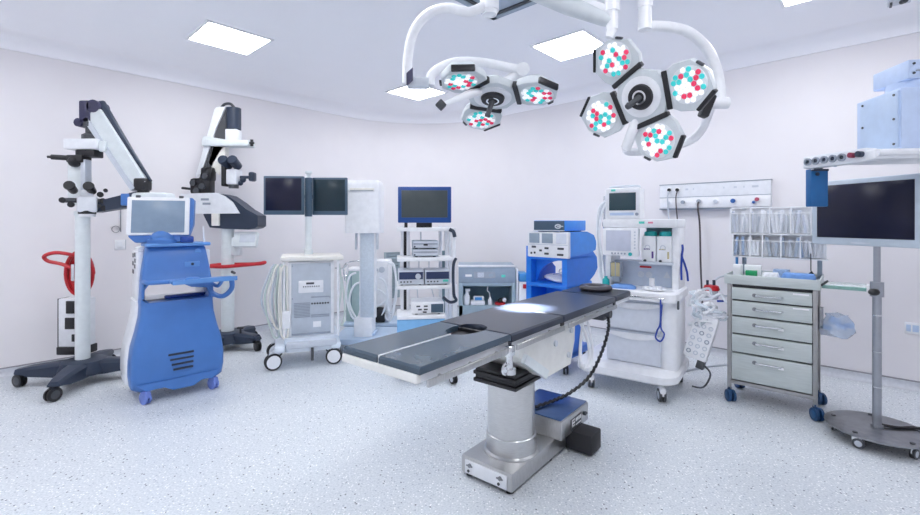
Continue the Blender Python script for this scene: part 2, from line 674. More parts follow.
# ------------------------------------------------------------------ operating table
def operating_table():
    t = thing('operating_table', 'operating table with dark padded sections on a steel column', 'operating table', 0.31, 2.73, 0, 51.2)
    b = part(t, 'base', 'steel_side', M().bx(-0.235, 0.68, -0.155, 0.2, 0.018, 0.125, 0.012))
    pl = pb(t, 'front_plate', 'white_metal', -0.247, -0.234, -0.125, 0.165, 0.03, 0.108, 0.006)
    for y in (-0.085, 0.125):
        part(pl, 'latch', 'steel_dark', M().cyl((-0.247, y, 0.085), (-0.256, y, 0.085), 0.011).bx(-0.258, -0.25, y - 0.022, y + 0.022, 0.08, 0.088, 0.003))
        part(pl, 'screw', 'dark_grey', M().cyl((-0.247, y + 0.01, 0.05), (-0.252, y + 0.01, 0.05), 0.008))
    for x in (-0.2, 0.25, 0.6):
        for y in (-0.12, 0.16):
            part(t, 'foot', 'rubber', M().cyl((x, y, 0), (x, y, 0.02), 0.022))
    cb = part(t, 'control_box', 'steel_side', M().bx(0.27, 0.69, -0.2, 0.19, 0.123, 0.246, 0.01))
    part(cb, 'top_panel', 'blue_panel', M().bx(0.278, 0.68, -0.19, 0.18, 0.244, 0.253, 0.003))
    lp = pb(cb, 'label_plate', 'dark_grey', 0.40, 0.56, -0.204, -0.198, 0.145, 0.215, label='dark label with white lettering')
    m = M()
    for z in (0.207, 0.188, 0.169):
        m.bx(0.413, 0.455, -0.2055, -0.2035, z - 0.005, z + 0.005)
    m.bx(0.413, 0.422, -0.2055, -0.2035, 0.164, 0.212)
    for k in range(4):
        m.bx(0.47 + k * 0.022, 0.484 + k * 0.022, -0.2055, -0.2035, 0.185, 0.208)
    m.bx(0.47, 0.55, -0.2055, -0.2035, 0.160, 0.168)
    part(lp, 'lettering', 'mark_white', m)
    part(cb, 'socket', 'dark_grey', M().cyl((0.605, -0.2, 0.195), (0.605, -0.215, 0.195), 0.014).bx(0.59, 0.62, -0.222, -0.21, 0.19, 0.20))
    part(t, 'motor_cover', 'rubber', M().bx(0.42, 0.58, -0.335, -0.15, 0.012, 0.14, 0.012))
    m = M()
    m.lathe([(0.165, 0.124), (0.165, 0.135), (0.15, 0.142), (0.15, 0.235), (0.147, 0.238), (0.142, 0.239), (0.142, 0.545), (0.13, 0.555)], n=40)
    part(t, 'column', 'steel', m)
    m = M()
    for k in range(4):
        z = 0.545 + k * 0.022
        m.bx(-0.165 + 0.01 * (k % 2), 0.13 - 0.01 * (k % 2), -0.135 + 0.01 * (k % 2), 0.165 - 0.01 * (k % 2), z, z + 0.023, 0.006)
    part(t, 'bellows', 'black', m)
    m = M()
    m.prism([(-0.25, 0.868), (-0.24, 0.77), (-0.08, 0.68), (0.02, 0.60), (0.10, 0.58), (0.40, 0.58), (0.46, 0.72), (0.47, 0.868)], 'y', -0.2, 0.17)
    hs = part(t, 'tilt_housing', 'cream_white', m)
    m = M()
    m.prism([(-0.22, 0.74), (-0.04, 0.63), (0.03, 0.585), (0.06, 0.63), (-0.19, 0.78)], 'y', -0.225, -0.2)
    part(hs, 'gusset', 'off_white', m)
    for x, z in ((0.18, 0.76), (0.36, 0.65), (0.40, 0.80)):
        part(hs, 'bolt', 'light_grey', M().cyl((x, -0.2, z), (x, -0.212, z), 0.018))
    # frames under the pads
    for x0, x1, zf in ((-1.065, -0.425, 0.91), (-0.415, 0.15, 0.902), (0.17, 1.02, 0.902), (1.035, 1.38, 0.905)):
        part(t, 'section_frame', 'white_metal', M().bx(x0, x1, -0.255, 0.20, zf - 0.036, zf, 0.004))
    for x0, x1 in ((-1.05, -0.44), (-0.40, 0.13), (0.19, 1.0)):
        for y in (-0.286, 0.232):
            m = M().bx(x0, x1, y - 0.006, y + 0.006, 0.862, 0.89, 0.003)
            rl = part(t, 'side_rail', 'steel_side', m)
            m = M()
            k = max(2, int((x1 - x0) / 0.2))
            for i in range(k):
                x = x0 + (x1 - x0) * (i + 0.5) / k
                m.cyl((x, y, 0.876), (x, y * 0.86 - 0.003, 0.876), 0.008, n=10)
            part(rl, 'stand_off', 'steel_side', m, kind='stuff')
    part(t, 'end_board', 'cream_white', M().bx(-1.085, -1.06, -0.262, 0.205, 0.876, 0.912, 0.006))
    part(t, 'base_board', 'black', M().bx(-0.62, -0.30, -0.12, 0.06, 0.902, 0.914))

    def pad(name, material, poly, z0=0.902, z1=0.942):
        m = M()
        bot = [(x, y, z0) for x, y in poly]
        mid = [(x, y, z1 - 0.008) for x, y in poly]
        cx = sum(p[0] for p in poly) / len(poly); cy = sum(p[1] for p in poly) / len(poly)

        def shr(x, y, d):
            v = Vector((x - cx, y - cy)); L = v.length
            v *= (L - d) / L
            return (cx + v.x, cy + v.y, z1)
        m.loft([bot, mid, [shr(x, y, 0.010) for x, y in poly]], smooth=False)
        return part(t, name, material, m)

    def notch(y0, y1, sgn):
        # leg pad with a quarter elliptical notch at the inner seat corner
        ys_in, ys_out = (y0, y1) if sgn > 0 else (y1, y0)
        pts = [(-1.075, ys_out), (-1.075, ys_in), (-0.60, ys_in)]
        for i in range(1, 8):
            a = R(90) * i / 8
            pts.append((-0.425 - 0.175 * math.cos(a), ys_in + sgn * 0.085 * math.sin(a)))
        pts += [(-0.425, ys_in + sgn * 0.085), (-0.425, ys_out)]
        return pts
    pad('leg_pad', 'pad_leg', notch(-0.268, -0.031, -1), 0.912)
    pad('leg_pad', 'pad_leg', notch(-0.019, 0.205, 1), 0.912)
    part(t, 'divider_strip', 'white', M().bx(-1.07, -0.60, -0.028, -0.022, 0.912, 0.944, 0.001))
    sp = [(-0.418, -0.268)]
    for i in range(0, 13):
        a = R(-90 + 180 * i / 12)
        sp.append((-0.418 + 0.07 * math.cos(a), -0.025 + 0.085 * math.sin(a)))
    sp += [(-0.418, 0.214), (0.152, 0.21), (0.152, -0.268)]
    pad('seat_pad', 'pad', sp)
    pad('back_pad', 'pad', rpoly(0.164, 1.02, -0.27, 0.205, 0.012))
    pad('head_pad', 'pad', rpoly(1.032, 1.40, -0.265, 0.19, 0.03))
    for x0, x1 in ((0.14, 0.18), (1.005, 1.045), (-0.43, -0.41)):
        part(t, 'pad_hinge', 'black', M().bx(x0, x1, -0.262, 0.2, 0.88, 0.93))
    # rail clamp with hook
    cl = part(t, 'rail_clamp', 'chrome', M().bx(-0.495, -0.445, -0.306, -0.272, 0.85, 0.90, 0.005).cyl((-0.47, -0.29, 0.86), (-0.47, -0.29, 0.775), 0.016)
              .cyl((-0.47, -0.29, 0.79), (-0.47, -0.29, 0.765), 0.030))
    part(cl, 'ring', 'chrome', M().torus((-0.515, -0.295, 0.80), 0.026, 0.006, 20, 6, rot=Matrix.Rotation(R(90), 3, 'X')))
    # under-head bracket, white loops, coiled black cable
    part(t, 'head_bracket', 'dark_grey', M().bx(0.97, 1.05, -0.2, -0.08, 0.76, 0.868, 0.008).cyl((1.01, -0.2, 0.81), (1.01, -0.24, 0.81), 0.03))
    part(t, 'hose_loop', 'white', M().tube([(0.60, -0.16, 0.84), (0.66, -0.2, 0.7), (0.7, -0.2, 0.58), (0.64, -0.2, 0.50), (0.56, -0.2, 0.53), (0.60, -0.18, 0.66), (0.70, -0.16, 0.84)], 0.011, 8, sub=6)
         .tube([(0.74, -0.16, 0.84), (0.73, -0.2, 0.68), (0.76, -0.2, 0.57), (0.70, -0.2, 0.49), (0.62, -0.2, 0.50)], 0.010, 8, sub=6))
    pts = spline([Vector(p) for p in ((1.0, -0.22, 0.80), (0.95, -0.24, 0.70), (0.86, -0.22, 0.54), (0.74, -0.18, 0.40), (0.60, -0.1, 0.31), (0.45, -0.02, 0.272), (0.25, 0.04, 0.27), (0.16, 0.06, 0.28))], 14)
    coil = []
    for i, p in enumerate(pts):
        amp = 0.007
        coil.append(p + Vector((0, math.cos(i * 2.1) * amp * 0.6, math.sin(i * 2.1) * amp * 0.6)))
    part(t, 'coiled_cable', 'black', M().tube(coil, 0.011, 8))
    return t


OT = operating_table()


def to_world(o, p):
    a = o.rotation_euler[2]
    return (o.location[0] + p[0] * math.cos(a) - p[1] * math.sin(a), o.location[1] + p[0] * math.sin(a) + p[1] * math.cos(a), o.location[2] + p[2])


p = to_world(OT, (1.235, -0.03, 0.943))
m = M()
n = 36
rings = []
for i in range(n):
    a = 2 * math.pi * i / n
    rings.append(Vector((0.095 * math.cos(a), 0.095 * math.sin(a), 0.022)))
m.tube(rings, 0.036, 12, closed=True, flat=0.64)
one('head_ring_pillow', 'dark gel head ring lying on the head end of the operating table', 'head ring', 'gel', m, *p)


# ------------------------------------------------------------------ microscopes
def stand_base(t, cx, rot, L, h=0.2, col='navy'):
    part(t, 'base_hub', col, M().lathe([(0.19, 0.085), (0.2, 0.11), (0.17, h - 0.01), (0.12, h)], (cx, 0), 24))
    for k in range(4):
        a = R(rot + 90 * k)
        xf = Matrix.Translation((cx, 0, 0)) @ Matrix.Rotation(a, 4, 'Z')
        m = M(xf)
        rg = []
        for d, w, z0, z1 in ((0.05, 0.10, 0.075, h - 0.005), (0.2, 0.085, 0.08, h - 0.012), (0.4, 0.065, 0.10, h - 0.03), (L - 0.03, 0.055, 0.118, h - 0.04), (L + 0.03, 0.046, 0.125, h - 0.05)):
            rg.append([(d, -w, z0), (d, w, z0), (d, w, z1 - 0.025), (d, w * 0.65, z1), (d, -w * 0.65, z1), (d, -w, z1 - 0.025)])
        m.loft(rg, smooth=False)
        part(t, 'base_leg', col, m)
        caster(t, cx + math.cos(a) * L, math.sin(a) * L, 0.058, 0.022, 'black', 'dark_grey', 'black', rot + 90 * k + 60, 0.035)


def microscope_front():
    t = thing('surgical_microscope', 'surgical microscope with red cable coil on white column beside the left wall', 'microscope', -3.57, 4.24, 0, 0, 'surgical microscopes on wheeled stands')
    stand_base(t, 0.03, 17, 0.48, 0.215)
    part(t, 'column', 'off_white', M().cyl((0.015, 0, 0.15), (0.015, 0, 1.56), 0.058, n=24).cyl((0.015, 0, 1.56), (0.015, 0, 1.60), 0.066, n=24))
    # power box behind the column
    bx_ = part(t, 'power_box', 'white_metal', M().bx(-0.30, -0.045, 0.09, 0.23, 0.29, 0.76, 0.012))
    part(bx_, 'end_cap', 'black', M().bx(-0.31, -0.035, 0.08, 0.24, 0.22, 0.30, 0.01))
    part(bx_, 'side_strip', 'black', M().bx(-0.312, -0.298, 0.10, 0.22, 0.28, 0.76))
    for z0, z1, x0 in ((0.62, 0.74, -0.215), (0.47, 0.58, -0.225), (0.35, 0.42, -0.16)):
        part(bx_, 'socket_panel', 'black', M().bx(x0, -0.06, 0.078, 0.092, z0, z1, 0.004))
    # red cable coil
    pts = []
    for i in range(96):
        a = 2 * math.pi * i / 24
        k = i / 96
        pts.append((-0.095 + (0.13 - 0.045 * k) * math.cos(a), 0.10 + 0.05 * math.sin(a * 0.5) * (k - 0.5) + 0.03 * k, 1.0 + (0.215 - 0.06 * k) * math.sin(a)))
    part(t, 'cable_coil', 'red', M().tube(pts, 0.016, 8))
    part(t, 'cable_loop', 'red', M().tube([(-0.10, 0.06, 1.18), (-0.25, 0.02, 1.21), (-0.345, 0.0, 1.18), (-0.33, 0.02, 1.13), (-0.22, 0.04, 1.10), (-0.12, 0.06, 1.05)], 0.017, 8, sub=6))
    part(t, 'clasp', 'chrome', M().bx(-0.125, -0.095, 0.03, 0.07, 0.94, 1.10, 0.006))
    # swing arm to the right
    sa = part(t, 'swing_arm', 'navy', M().prism([(0.10, 1.59), (0.10, 1.70), (0.22, 1.72), (0.50, 1.79), (0.50, 1.65), (0.22, 1.61)], 'y', 0.02, 0.13))
    part(sa, 'collar', 'cart_blue', M().bx(0.36, 0.44, 0.01, 0.14, 1.655, 1.77, 0.01))
    part(sa, 'arm_housing', 'off_white', M().bx(0.46, 0.80, 0.0, 0.16, 1.60, 1.78, 0.03))
    part(t, 'elbow_joint', 'black', M().cyl((0.53, 0.08, 1.72), (0.53, 0.08, 1.90), 0.05).bx(0.47, 0.58, 0.02, 0.14, 1.80, 1.92, 0.02))
    # spring arm rising to the left
    d = Vector((-0.46, 0.68)).normalized(); n_ = Vector((d.y, -d.x))
    p0 = Vector((0.53, 1.85)); p1 = Vector((0.09, 2.53))
    arm = part(t, 'spring_arm', 'off_white', M().prism([tuple(p0 - n_ * 0.075), tuple(p0 + n_ * 0.06), tuple(p1 + n_ * 0.075), tuple(p1 + d * 0.03 + n_ * 0.02), tuple(p1 - n_ * 0.09)], 'y', 0.03, 0.15))
    part(arm, 'lower_rail', 'light_grey', M().prism([tuple(p0 - n_ * 0.095), tuple(p0 - n_ * 0.05), tuple(p1 - n_ * 0.065), tuple(p1 - n_ * 0.11)], 'y', 0.02, 0.16))
    part(arm, 'cable_duct', 'navy', M().tube([(p0.x + n_.x * 0.08, 0.09, p0.y + n_.y * 0.08), (0.42, 0.09, 2.16), (0.28, 0.09, 2.38), (0.17, 0.09, 2.56), (0.11, 0.09, 2.64)], [0.012, 0.022, 0.03, 0.036, 0.045], 10))
    # head
    part(t, 'pivot_head', 'navy_purple', M().bx(-0.045, 0.065, 0.02, 0.14, 2.43, 2.655, 0.015).cyl((0.09, 0.02, 2.60), (0.09, 0.16, 2.60), 0.06).cyl((-0.05, 0.02, 2.445), (-0.05, 0.14, 2.445), 0.04))
    part(t, 'pivot_post', 'dark_grey', M().lathe([(0.05, 2.28), (0.075, 2.29), (0.075, 2.33), (0.045, 2.35), (0.045, 2.40), (0.065, 2.41), (0.065, 2.45)], (0.03, 0.08), 20))
    hd = part(t, 'carrier_plate', 'white_metal', M().bx(-0.155, 0.165, -0.02, 0.18, 2.185, 2.285, 0.012))
    part(hd, 'carrier_end', 'off_white', M().bx(0.165, 0.225, 0.0, 0.16, 2.165, 2.265, 0.008))
    part(t, 'tilt_block', 'black', M().bx(-0.06, 0.12, 0.0, 0.12, 2.115, 2.185, 0.01).bx(-0.12, 0.03, -0.03, 0.09, 2.06, 2.13, 0.01))
    part(t, 'grip_handle', 'black', M().cyl((-0.12, 0.02, 2.105), (-0.26, -0.02, 2.11), 0.024).cyl((-0.26, -0.02, 2.11), (-0.29, -0.03, 2.11), 0.012).ball((-0.06, 0.0, 2.07), 0.055))
    part(t, 'hanger_plate', 'off_white', M().bx(-0.15, 0.005, 0.02, 0.09, 1.66, 2.09, 0.012))
    part(t, 'hanger_bar', 'light_grey', M().bx(0.0, 0.045, -0.01, 0.07, 1.78, 2.09, 0.006))
    HX = Matrix.Translation((0.03, 0, 0)) @ Matrix.Rotation(R(36), 4, 'Z') @ Matrix.Translation((-0.03, 0, 0))
    op = part(t, 'optic_body', 'white_metal', M(HX).bx(-0.02, 0.13, -0.09, 0.06, 1.59, 1.745, 0.02).cyl((0.05, -0.02, 1.55), (0.05, -0.02, 1.6), 0.065).bx(0.0, 0.1, -0.06, 0.04, 1.74, 1.80, 0.02))
    part(op, 'lens_ring', 'black', M(HX).cyl((0.05, -0.02, 1.575), (0.05, -0.02, 1.605), 0.07))
    for x in (-0.045, 0.09):
        part(op, 'eyepiece', 'black', M(HX).cyl((x, -0.02, 1.79), (x - 0.02, -0.14, 1.83), 0.034, 0.038).cyl((x - 0.02, -0.14, 1.83), (x - 0.022, -0.155, 1.835), 0.044, 0.04))
    for p in ((-0.12, -0.04, 1.70), (-0.06, -0.06, 1.66), (0.17, -0.05, 1.70), (0.18, -0.06, 1.63), (0.19, -0.05, 1.80), (0.15, -0.04, 1.76)):
        part(op, 'knob', 'black', M(HX).cyl((p[0], p[1] - 0.03, p[2]), (p[0], p[1] + 0.03, p[2]), 0.026 if p[0] < 0.19 else 0.018))
    part(op, 'side_arm', 'dark_grey', M(HX).cyl((-0.12, -0.04, 1.70), (0.18, -0.04, 1.70), 0.022).cyl((0.10, -0.05, 1.64), (0.22, -0.05, 1.67), 0.02))
    return t


def microscope_rear():
    t = thing('surgical_microscope', 'surgical microscope with white swing-arm cover standing behind the blue screen cart', 'microscope', -2.70, 5.35, 0, 0, 'surgical microscopes on wheeled stands')
    stand_base(t, -0.06, -14, 0.40, 0.21)
    part(t, 'foot_lever', 'black', M().cyl((0.13, -0.08, 0.15), (0.13, -0.08, 0.255), 0.012).bx(0.09, 0.17, -0.10, -0.06, 0.25, 0.27, 0.006))
    part(t, 'column', 'off_white', M().cyl((-0.06, 0, 0.15), (-0.06, 0, 1.42), 0.07, n=24))
    part(t, 'column_collar', 'steel_dark', M().cyl((-0.06, 0, 1.37), (-0.06, 0, 1.43), 0.04))
    part(t, 'arm_housing', 'navy', M().prism([(-0.30, 1.585), (-0.225, 1.435), (-0.05, 1.42), (0.23, 1.41), (0.30, 1.425), (0.335, 1.45), (0.335, 1.575), (0.20, 1.65), (0.10, 1.73), (-0.02, 1.81), (-0.12, 1.835), (-0.26, 1.83)], 'y', -0.09, 0.14))
    part(t, 'arm_cover', 'white_metal', M().prism([(-0.55, 1.83), (-0.13, 1.84), (-0.04, 1.80), (0.05, 1.73), (0.13, 1.60), (-0.36, 1.595), (-0.50, 1.64)], 'y', -0.12, 0.17))
    m = M()
    for x, z in ((-0.31, 1.75), (-0.29, 1.70), (-0.49, 1.74), (-0.47, 1.69)):
        m.bx(x, x + (0.09 if x > -0.4 else 0.04), -0.124, -0.119, z, z + 0.025)
    part(t, 'cover_label', 'mark_grey', m, kind='stuff')
    part(t, 'brake_block', 'cream', M().bx(-0.19, -0.105, -0.125, -0.08, 1.455, 1.60, 0.008))
    part(t, 'control_panel', 'off_white', M(Matrix.Translation((0.19, -0.05, 1.30)) @ Matrix.Rotation(R(-18), 4, 'X')).bx(-0.15, 0.13, -0.03, 0.03, -0.1, 0.08, 0.012))
    part(t, 'panel_display', 'light_grey', M(Matrix.Translation((0.19, -0.05, 1.30)) @ Matrix.Rotation(R(-18), 4, 'X')).bx(-0.07, 0.11, -0.034, -0.028, -0.05, 0.05, 0.003))
    part(t, 'panel_bracket', 'off_white', M().bx(-0.02, 0.1, -0.04, 0.05, 1.10, 1.32, 0.02))
    part(t, 'cable_hook', 'dark_grey', M().cyl((0.05, -0.06, 0.90), (0.05, -0.12, 0.92), 0.015))
    part(t, 'cable_loop', 'red', M().tube([(-0.24, -0.10, 0.985), (-0.05, -0.12, 0.98), (0.15, -0.10, 0.995), (0.33, -0.06, 1.01), (0.38, 0.0, 1.02), (0.30, 0.04, 1.0), (0.05, 0.09, 0.99), (-0.2, 0.08, 0.985)], 0.021, 8, closed=True, sub=6))
    # spring arm
    part(t, 'elbow_joint', 'black', M().bx(-0.49, -0.25, -0.05, 0.09, 1.83, 2.02, 0.03).bx(-0.36, -0.22, -0.06, 0.06, 1.98, 2.15, 0.03).cyl((-0.48, -0.04, 1.89), (-0.57, -0.06, 1.90), 0.014))
    m = M()
    for c in ((-0.44, -0.07, 1.96), (-0.33, -0.08, 1.92), (-0.29, -0.08, 2.04), (-0.40, -0.07, 1.87)):
        m.cyl(c, (c[0], c[1] + 0.05, c[2]), 0.035)
    part(t, 'joint_knobs', 'dark_grey', m)
    part(t, 'spring_arm', 'white_metal', M().prism([(-0.475, 1.93), (-0.22, 2.84), (-0.19, 2.87), (-0.09, 2.87), (-0.20, 2.62), (-0.43, 1.93)], 'y', 0.0, 0.13))
    part(t, 'arm_lining', 'dark_grey', M().prism([(-0.43, 1.93), (-0.20, 2.62), (-0.09, 2.86), (-0.05, 2.86), (-0.06, 2.5), (-0.18, 2.32), (-0.30, 2.10), (-0.34, 1.95)], 'y', 0.02, 0.11))
    part(t, 'cable_arch', 'dark_grey', M().tube([(-0.18, 0.06, 2.86), (-0.13, 0.06, 2.915), (-0.06, 0.06, 2.92), (-0.01, 0.06, 2.87)], 0.016, 8, sub=5))
    part(t, 'pivot_head', 'navy', M().cyl((-0.015, 0.05, 2.61), (-0.015, 0.05, 2.865), 0.082, n=24))
    part(t, 'pivot_post', 'white_metal', M().bx(-0.09, 0.055, -0.02, 0.13, 2.44, 2.61, 0.02))
    pl = part(t, 'carrier_plate', 'off_white', M().bx(-0.36, 0.20, -0.03, 0.15, 2.40, 2.47, 0.012).prism([(-0.36, 2.47), (-0.34, 2.52), (-0.09, 2.48), (-0.09, 2.46)], 'y', -0.02, 0.10))
    part(pl, 'knob', 'black', M().cyl((0.20, 0, 2.44), (0.25, 0, 2.44), 0.014).bx(0.21, 0.24, -0.01, 0.01, 2.40, 2.48))
    part(t, 'hanger_arm', 'cream', M().prism([(-0.24, 2.40), (-0.10, 2.40), (-0.10, 2.30), (-0.17, 2.22), (-0.08, 2.10), (-0.18, 2.06), (-0.30, 2.2)], 'y', 0.02, 0.10))
    op = part(t, 'optic_body', 'white_metal', M().bx(-0.04, 0.085, -0.09, 0.07, 1.94, 2.12, 0.015).bx(-0.14, -0.06, -0.03, 0.05, 1.97, 2.15, 0.02))
    part(op, 'side_bracket', 'black', M().bx(-0.095, -0.045, -0.09, 0.05, 1.92, 2.18, 0.01))
    part(op, 'lens_ring', 'dark_grey', M().cyl((0.02, -0.02, 1.90), (0.02, -0.02, 1.945), 0.055))
    for x in (-0.05, 0.06):
        part(op, 'eyepiece', 'navy', M().cyl((x, 0.0, 2.16), (x, -0.13, 2.22), 0.05, 0.055).cyl((x, -0.13, 2.22), (x, -0.15, 2.228), 0.058, 0.05))
    part(op, 'knob', 'navy', M().cyl((0.10, -0.02, 2.03), (0.22, -0.02, 2.03), 0.018).ball((0.13, -0.02, 2.0), 0.035).bx(0.21, 0.275, -0.07, 0.03, 1.98, 2.09, 0.02).ball((0.10, -0.02, 1.96), 0.03))
    return t


microscope_front()
microscope_rear()


# ------------------------------------------------------------------ blue screen cart
def screen_cart():
    t = thing('screen_cart', 'curved blue medical cart with tilted grey touch screen and side tray', 'medical cart', -2.405, 3.865, 0, 43)

    def shell(sec, y0s, y1s, zs):
        return [rrect(-w, w, y0, y1, 0.05, z, 4) for w, y0, y1, z in zip(sec, y0s, y1s, zs)]
    zs = [0.10, 0.13, 0.22, 0.34, 0.46, 0.58, 0.70, 0.79, 0.825]
    ws = [0.30, 0.338, 0.348, 0.346, 0.332, 0.302, 0.278, 0.272, 0.274]
    y0 = [0.02, 0.0, -0.02, -0.03, -0.02, 0.0, 0.015, 0.02, 0.03]
    lb = part(t, 'lower_body', 'cart_blue', M().loft(shell(ws, y0, [0.22] * 9, zs)))
    part(t, 'rear_body', 'white_metal', M().loft([rrect(-w - 0.018, w + 0.018, 0.16, 0.52, 0.07, z, 4) for w, z in zip(ws, zs)]))
    part(t, 'skirt', 'cart_blue', M().prism([(-0.30, 0.17), (-0.24, 0.105), (-0.13, 0.12), (-0.05, 0.075), (0.10, 0.075), (0.18, 0.12), (0.25, 0.105), (0.30, 0.17)], 'y', -0.015, 0.16))
    for k in range(4):
        x0 = -0.09 + 0.012 * k
        part(lb, 'vent_slot', 'navy', M().bx(x0, x0 + 0.19 - 0.014 * k, -0.036, -0.01, 0.37 - 0.043 * k, 0.387 - 0.043 * k, 0.004))
    # handle opening: side posts, inner bar
    for sx in (-1, 1):
        part(t, 'side_post', 'cart_blue', M().loft([rrect(min(sx * a, sx * b), max(sx * a, sx * b), 0.03, 0.2, 0.02, z, 3) for a, b, z in ((0.275, 0.21, 0.82), (0.27, 0.246, 0.86), (0.266, 0.246, 0.93), (0.264, 0.21, 0.98))]))
        part(t, 'rear_post', 'white_metal', M().bx(min(sx * 0.28, sx * 0.22), max(sx * 0.28, sx * 0.22), 0.18, 0.48, 0.82, 1.25, 0.02))
    part(t, 'inner_bar', 'royal_blue', M().bx(-0.08, 0.24, 0.16, 0.22, 0.825, 0.855, 0.012))
    uz = [0.975, 1.0, 1.08, 1.18, 1.27, 1.29]
    uw = [0.262, 0.264, 0.256, 0.242, 0.228, 0.218]
    ub = part(t, 'upper_body', 'cart_blue', M().loft([rrect(-w, w, 0.03 + 0.02 * i, 0.24, 0.03, z, 4) for i, (w, z) in enumerate(zip(uw, uz))]))
    part(ub, 'emblem', 'cart_blue_light', M().cyl((0.16, 0.115, 1.235), (0.16, 0.10, 1.235), 0.026))
    part(ub, 'hatch', 'cart_blue_light', M().bx(0.05, 0.17, 0.075, 0.09, 1.06, 1.15, 0.004))
    part(ub, 'emblem_dot', 'navy', M().cyl((0.11, 0.072, 1.128), (0.11, 0.068, 1.128), 0.012))
    part(t, 'deck', 'cart_blue_light', M().bx(-0.235, 0.255, 0.06, 0.32, 1.288, 1.318, 0.01))
    part(t, 'upper_rear', 'white_metal', M().bx(-0.27, 0.25, 0.24, 0.48, 0.98, 1.28, 0.03))
    # side print
    m = M()
    for i, (z, a, b) in enumerate(((1.20, 0.26, 0.31), (1.15, 0.25, 0.30), (1.10, 0.26, 0.31), (1.05, 0.34, 0.42), (1.12, 0.36, 0.42), (1.19, 0.36, 0.40))):
        m.bx(-0.284, -0.279, a, b, z, z + 0.035)
    part(t, 'side_print', 'dark_grey', m)
    # front handle
    part(t, 'handle', 'cart_blue', M().tube([(-0.25, 0.08, 1.0), (-0.24, 0.0, 1.0), (-0.20, -0.045, 1.0), (-0.08, -0.055, 1.0), (0.05, -0.05, 1.0), (0.12, 0.04, 1.0)], 0.018, 10, sub=5))
    # tray on the right
    tr = part(t, 'side_tray', 'cart_blue_light', M().bx(-0.09, 0.40, -0.20, -0.02, 0.985, 1.01, 0.008).bx(-0.09, 0.40, -0.205, -0.195, 0.985, 1.022))
    part(tr, 'tray_arm', 'cart_blue', M().tube([(0.38, -0.11, 0.985), (0.385, -0.09, 0.90), (0.33, -0.03, 0.83), (0.26, 0.04, 0.86), (0.24, 0.06, 0.93)], 0.022, 8, sub=5).tube([(0.30, -0.12, 0.985), (0.28, -0.06, 0.93), (0.25, 0.03, 0.95)], 0.016, 8, sub=4)
         .prism([(0.0, 0.98), (0.22, 0.98), (0.20, 0.93), (0.06, 0.95)], 'y', -0.12, -0.02))
    part(tr, 'tray_dial', 'cart_blue', M().lathe([(0.06, 1.01), (0.06, 1.02), (0.045, 1.03)], (0.07, -0.12), 20))
    # casters
    for x, y in ((-0.25, 0.03), (0.255, 0.03), (-0.25, 0.45), (0.25, 0.45)):
        caster(t, x, y, 0.05, 0.02, 'caster_blue', 'caster_blue', 'caster_blue', 20, 0.03, 'cover')
    # screen (faces the room, turned on its foot)
    xf = Matrix.Translation((-0.115, 0.17, 1.53)) @ Matrix.Rotation(R(-22), 4, 'Z') @ Matrix.Rotation(R(-7), 4, 'X')
    sc = part(t, 'screen_case', 'cart_blue', M(xf).prism([(-0.235, -0.10), (-0.225, -0.16), (-0.18, -0.205), (0.14, -0.205), (0.22, -0.15), (0.25, -0.05), (0.255, 0.17), (0.24, 0.185), (-0.22, 0.185), (-0.235, 0.17)], 'y', 0.0, 0.07))
    part(sc, 'bezel', 'white', M(xf).bx(-0.24, 0.222, -0.022, 0.012, -0.145, 0.185, 0.01))
    part(sc, 'display', 'screen_blue', M(xf).bx(-0.205, 0.188, -0.026, -0.018, -0.125, 0.155, 0.003))
    part(sc, 'stylus_rest', 'dark_grey', M(xf).bx(-0.18, -0.145, -0.022, 0.0, 0.176, 0.20, 0.004).bx(0.14, 0.175, -0.022, 0.0, 0.176, 0.20, 0.004))
    part(t, 'screen_foot', 'cart_blue', M(Matrix.Translation((-0.10, 0.17, 0))).lathe([(0.115, 1.316), (0.115, 1.345), (0.09, 1.36), (0.07, 1.40)], n=24).ball((0, -0.02, 1.36), 0.085, sq=(1.1, 0.8, 0.8)))
    part(t, 'foot_lug', 'royal_blue', M().bx(0.02, 0.12, 0.06, 0.2, 1.318, 1.375, 0.01))
    part(t, 'stylus', 'white', M().cyl((0.215, 0.12, 1.31), (0.208, 0.12, 1.46), 0.010, 0.006, n=8))
    return t


screen_cart()


# ------------------------------------------------------------------ twin monitor cart
def monitor_panel(t, name, xf, w, h, d, bezel, screen, b=0.02, bb=None, sub='display'):
    o = part(t, name, bezel, M(xf).bx(-w / 2, w / 2, 0, d, -h / 2, h / 2, 0.008))
    bb = bb or b
    part(o, sub, screen, M(xf).bx(-w / 2 + b, w / 2 - b, -0.004, 0.004, -h / 2 + bb, h / 2 - b, 0.002))
    return o


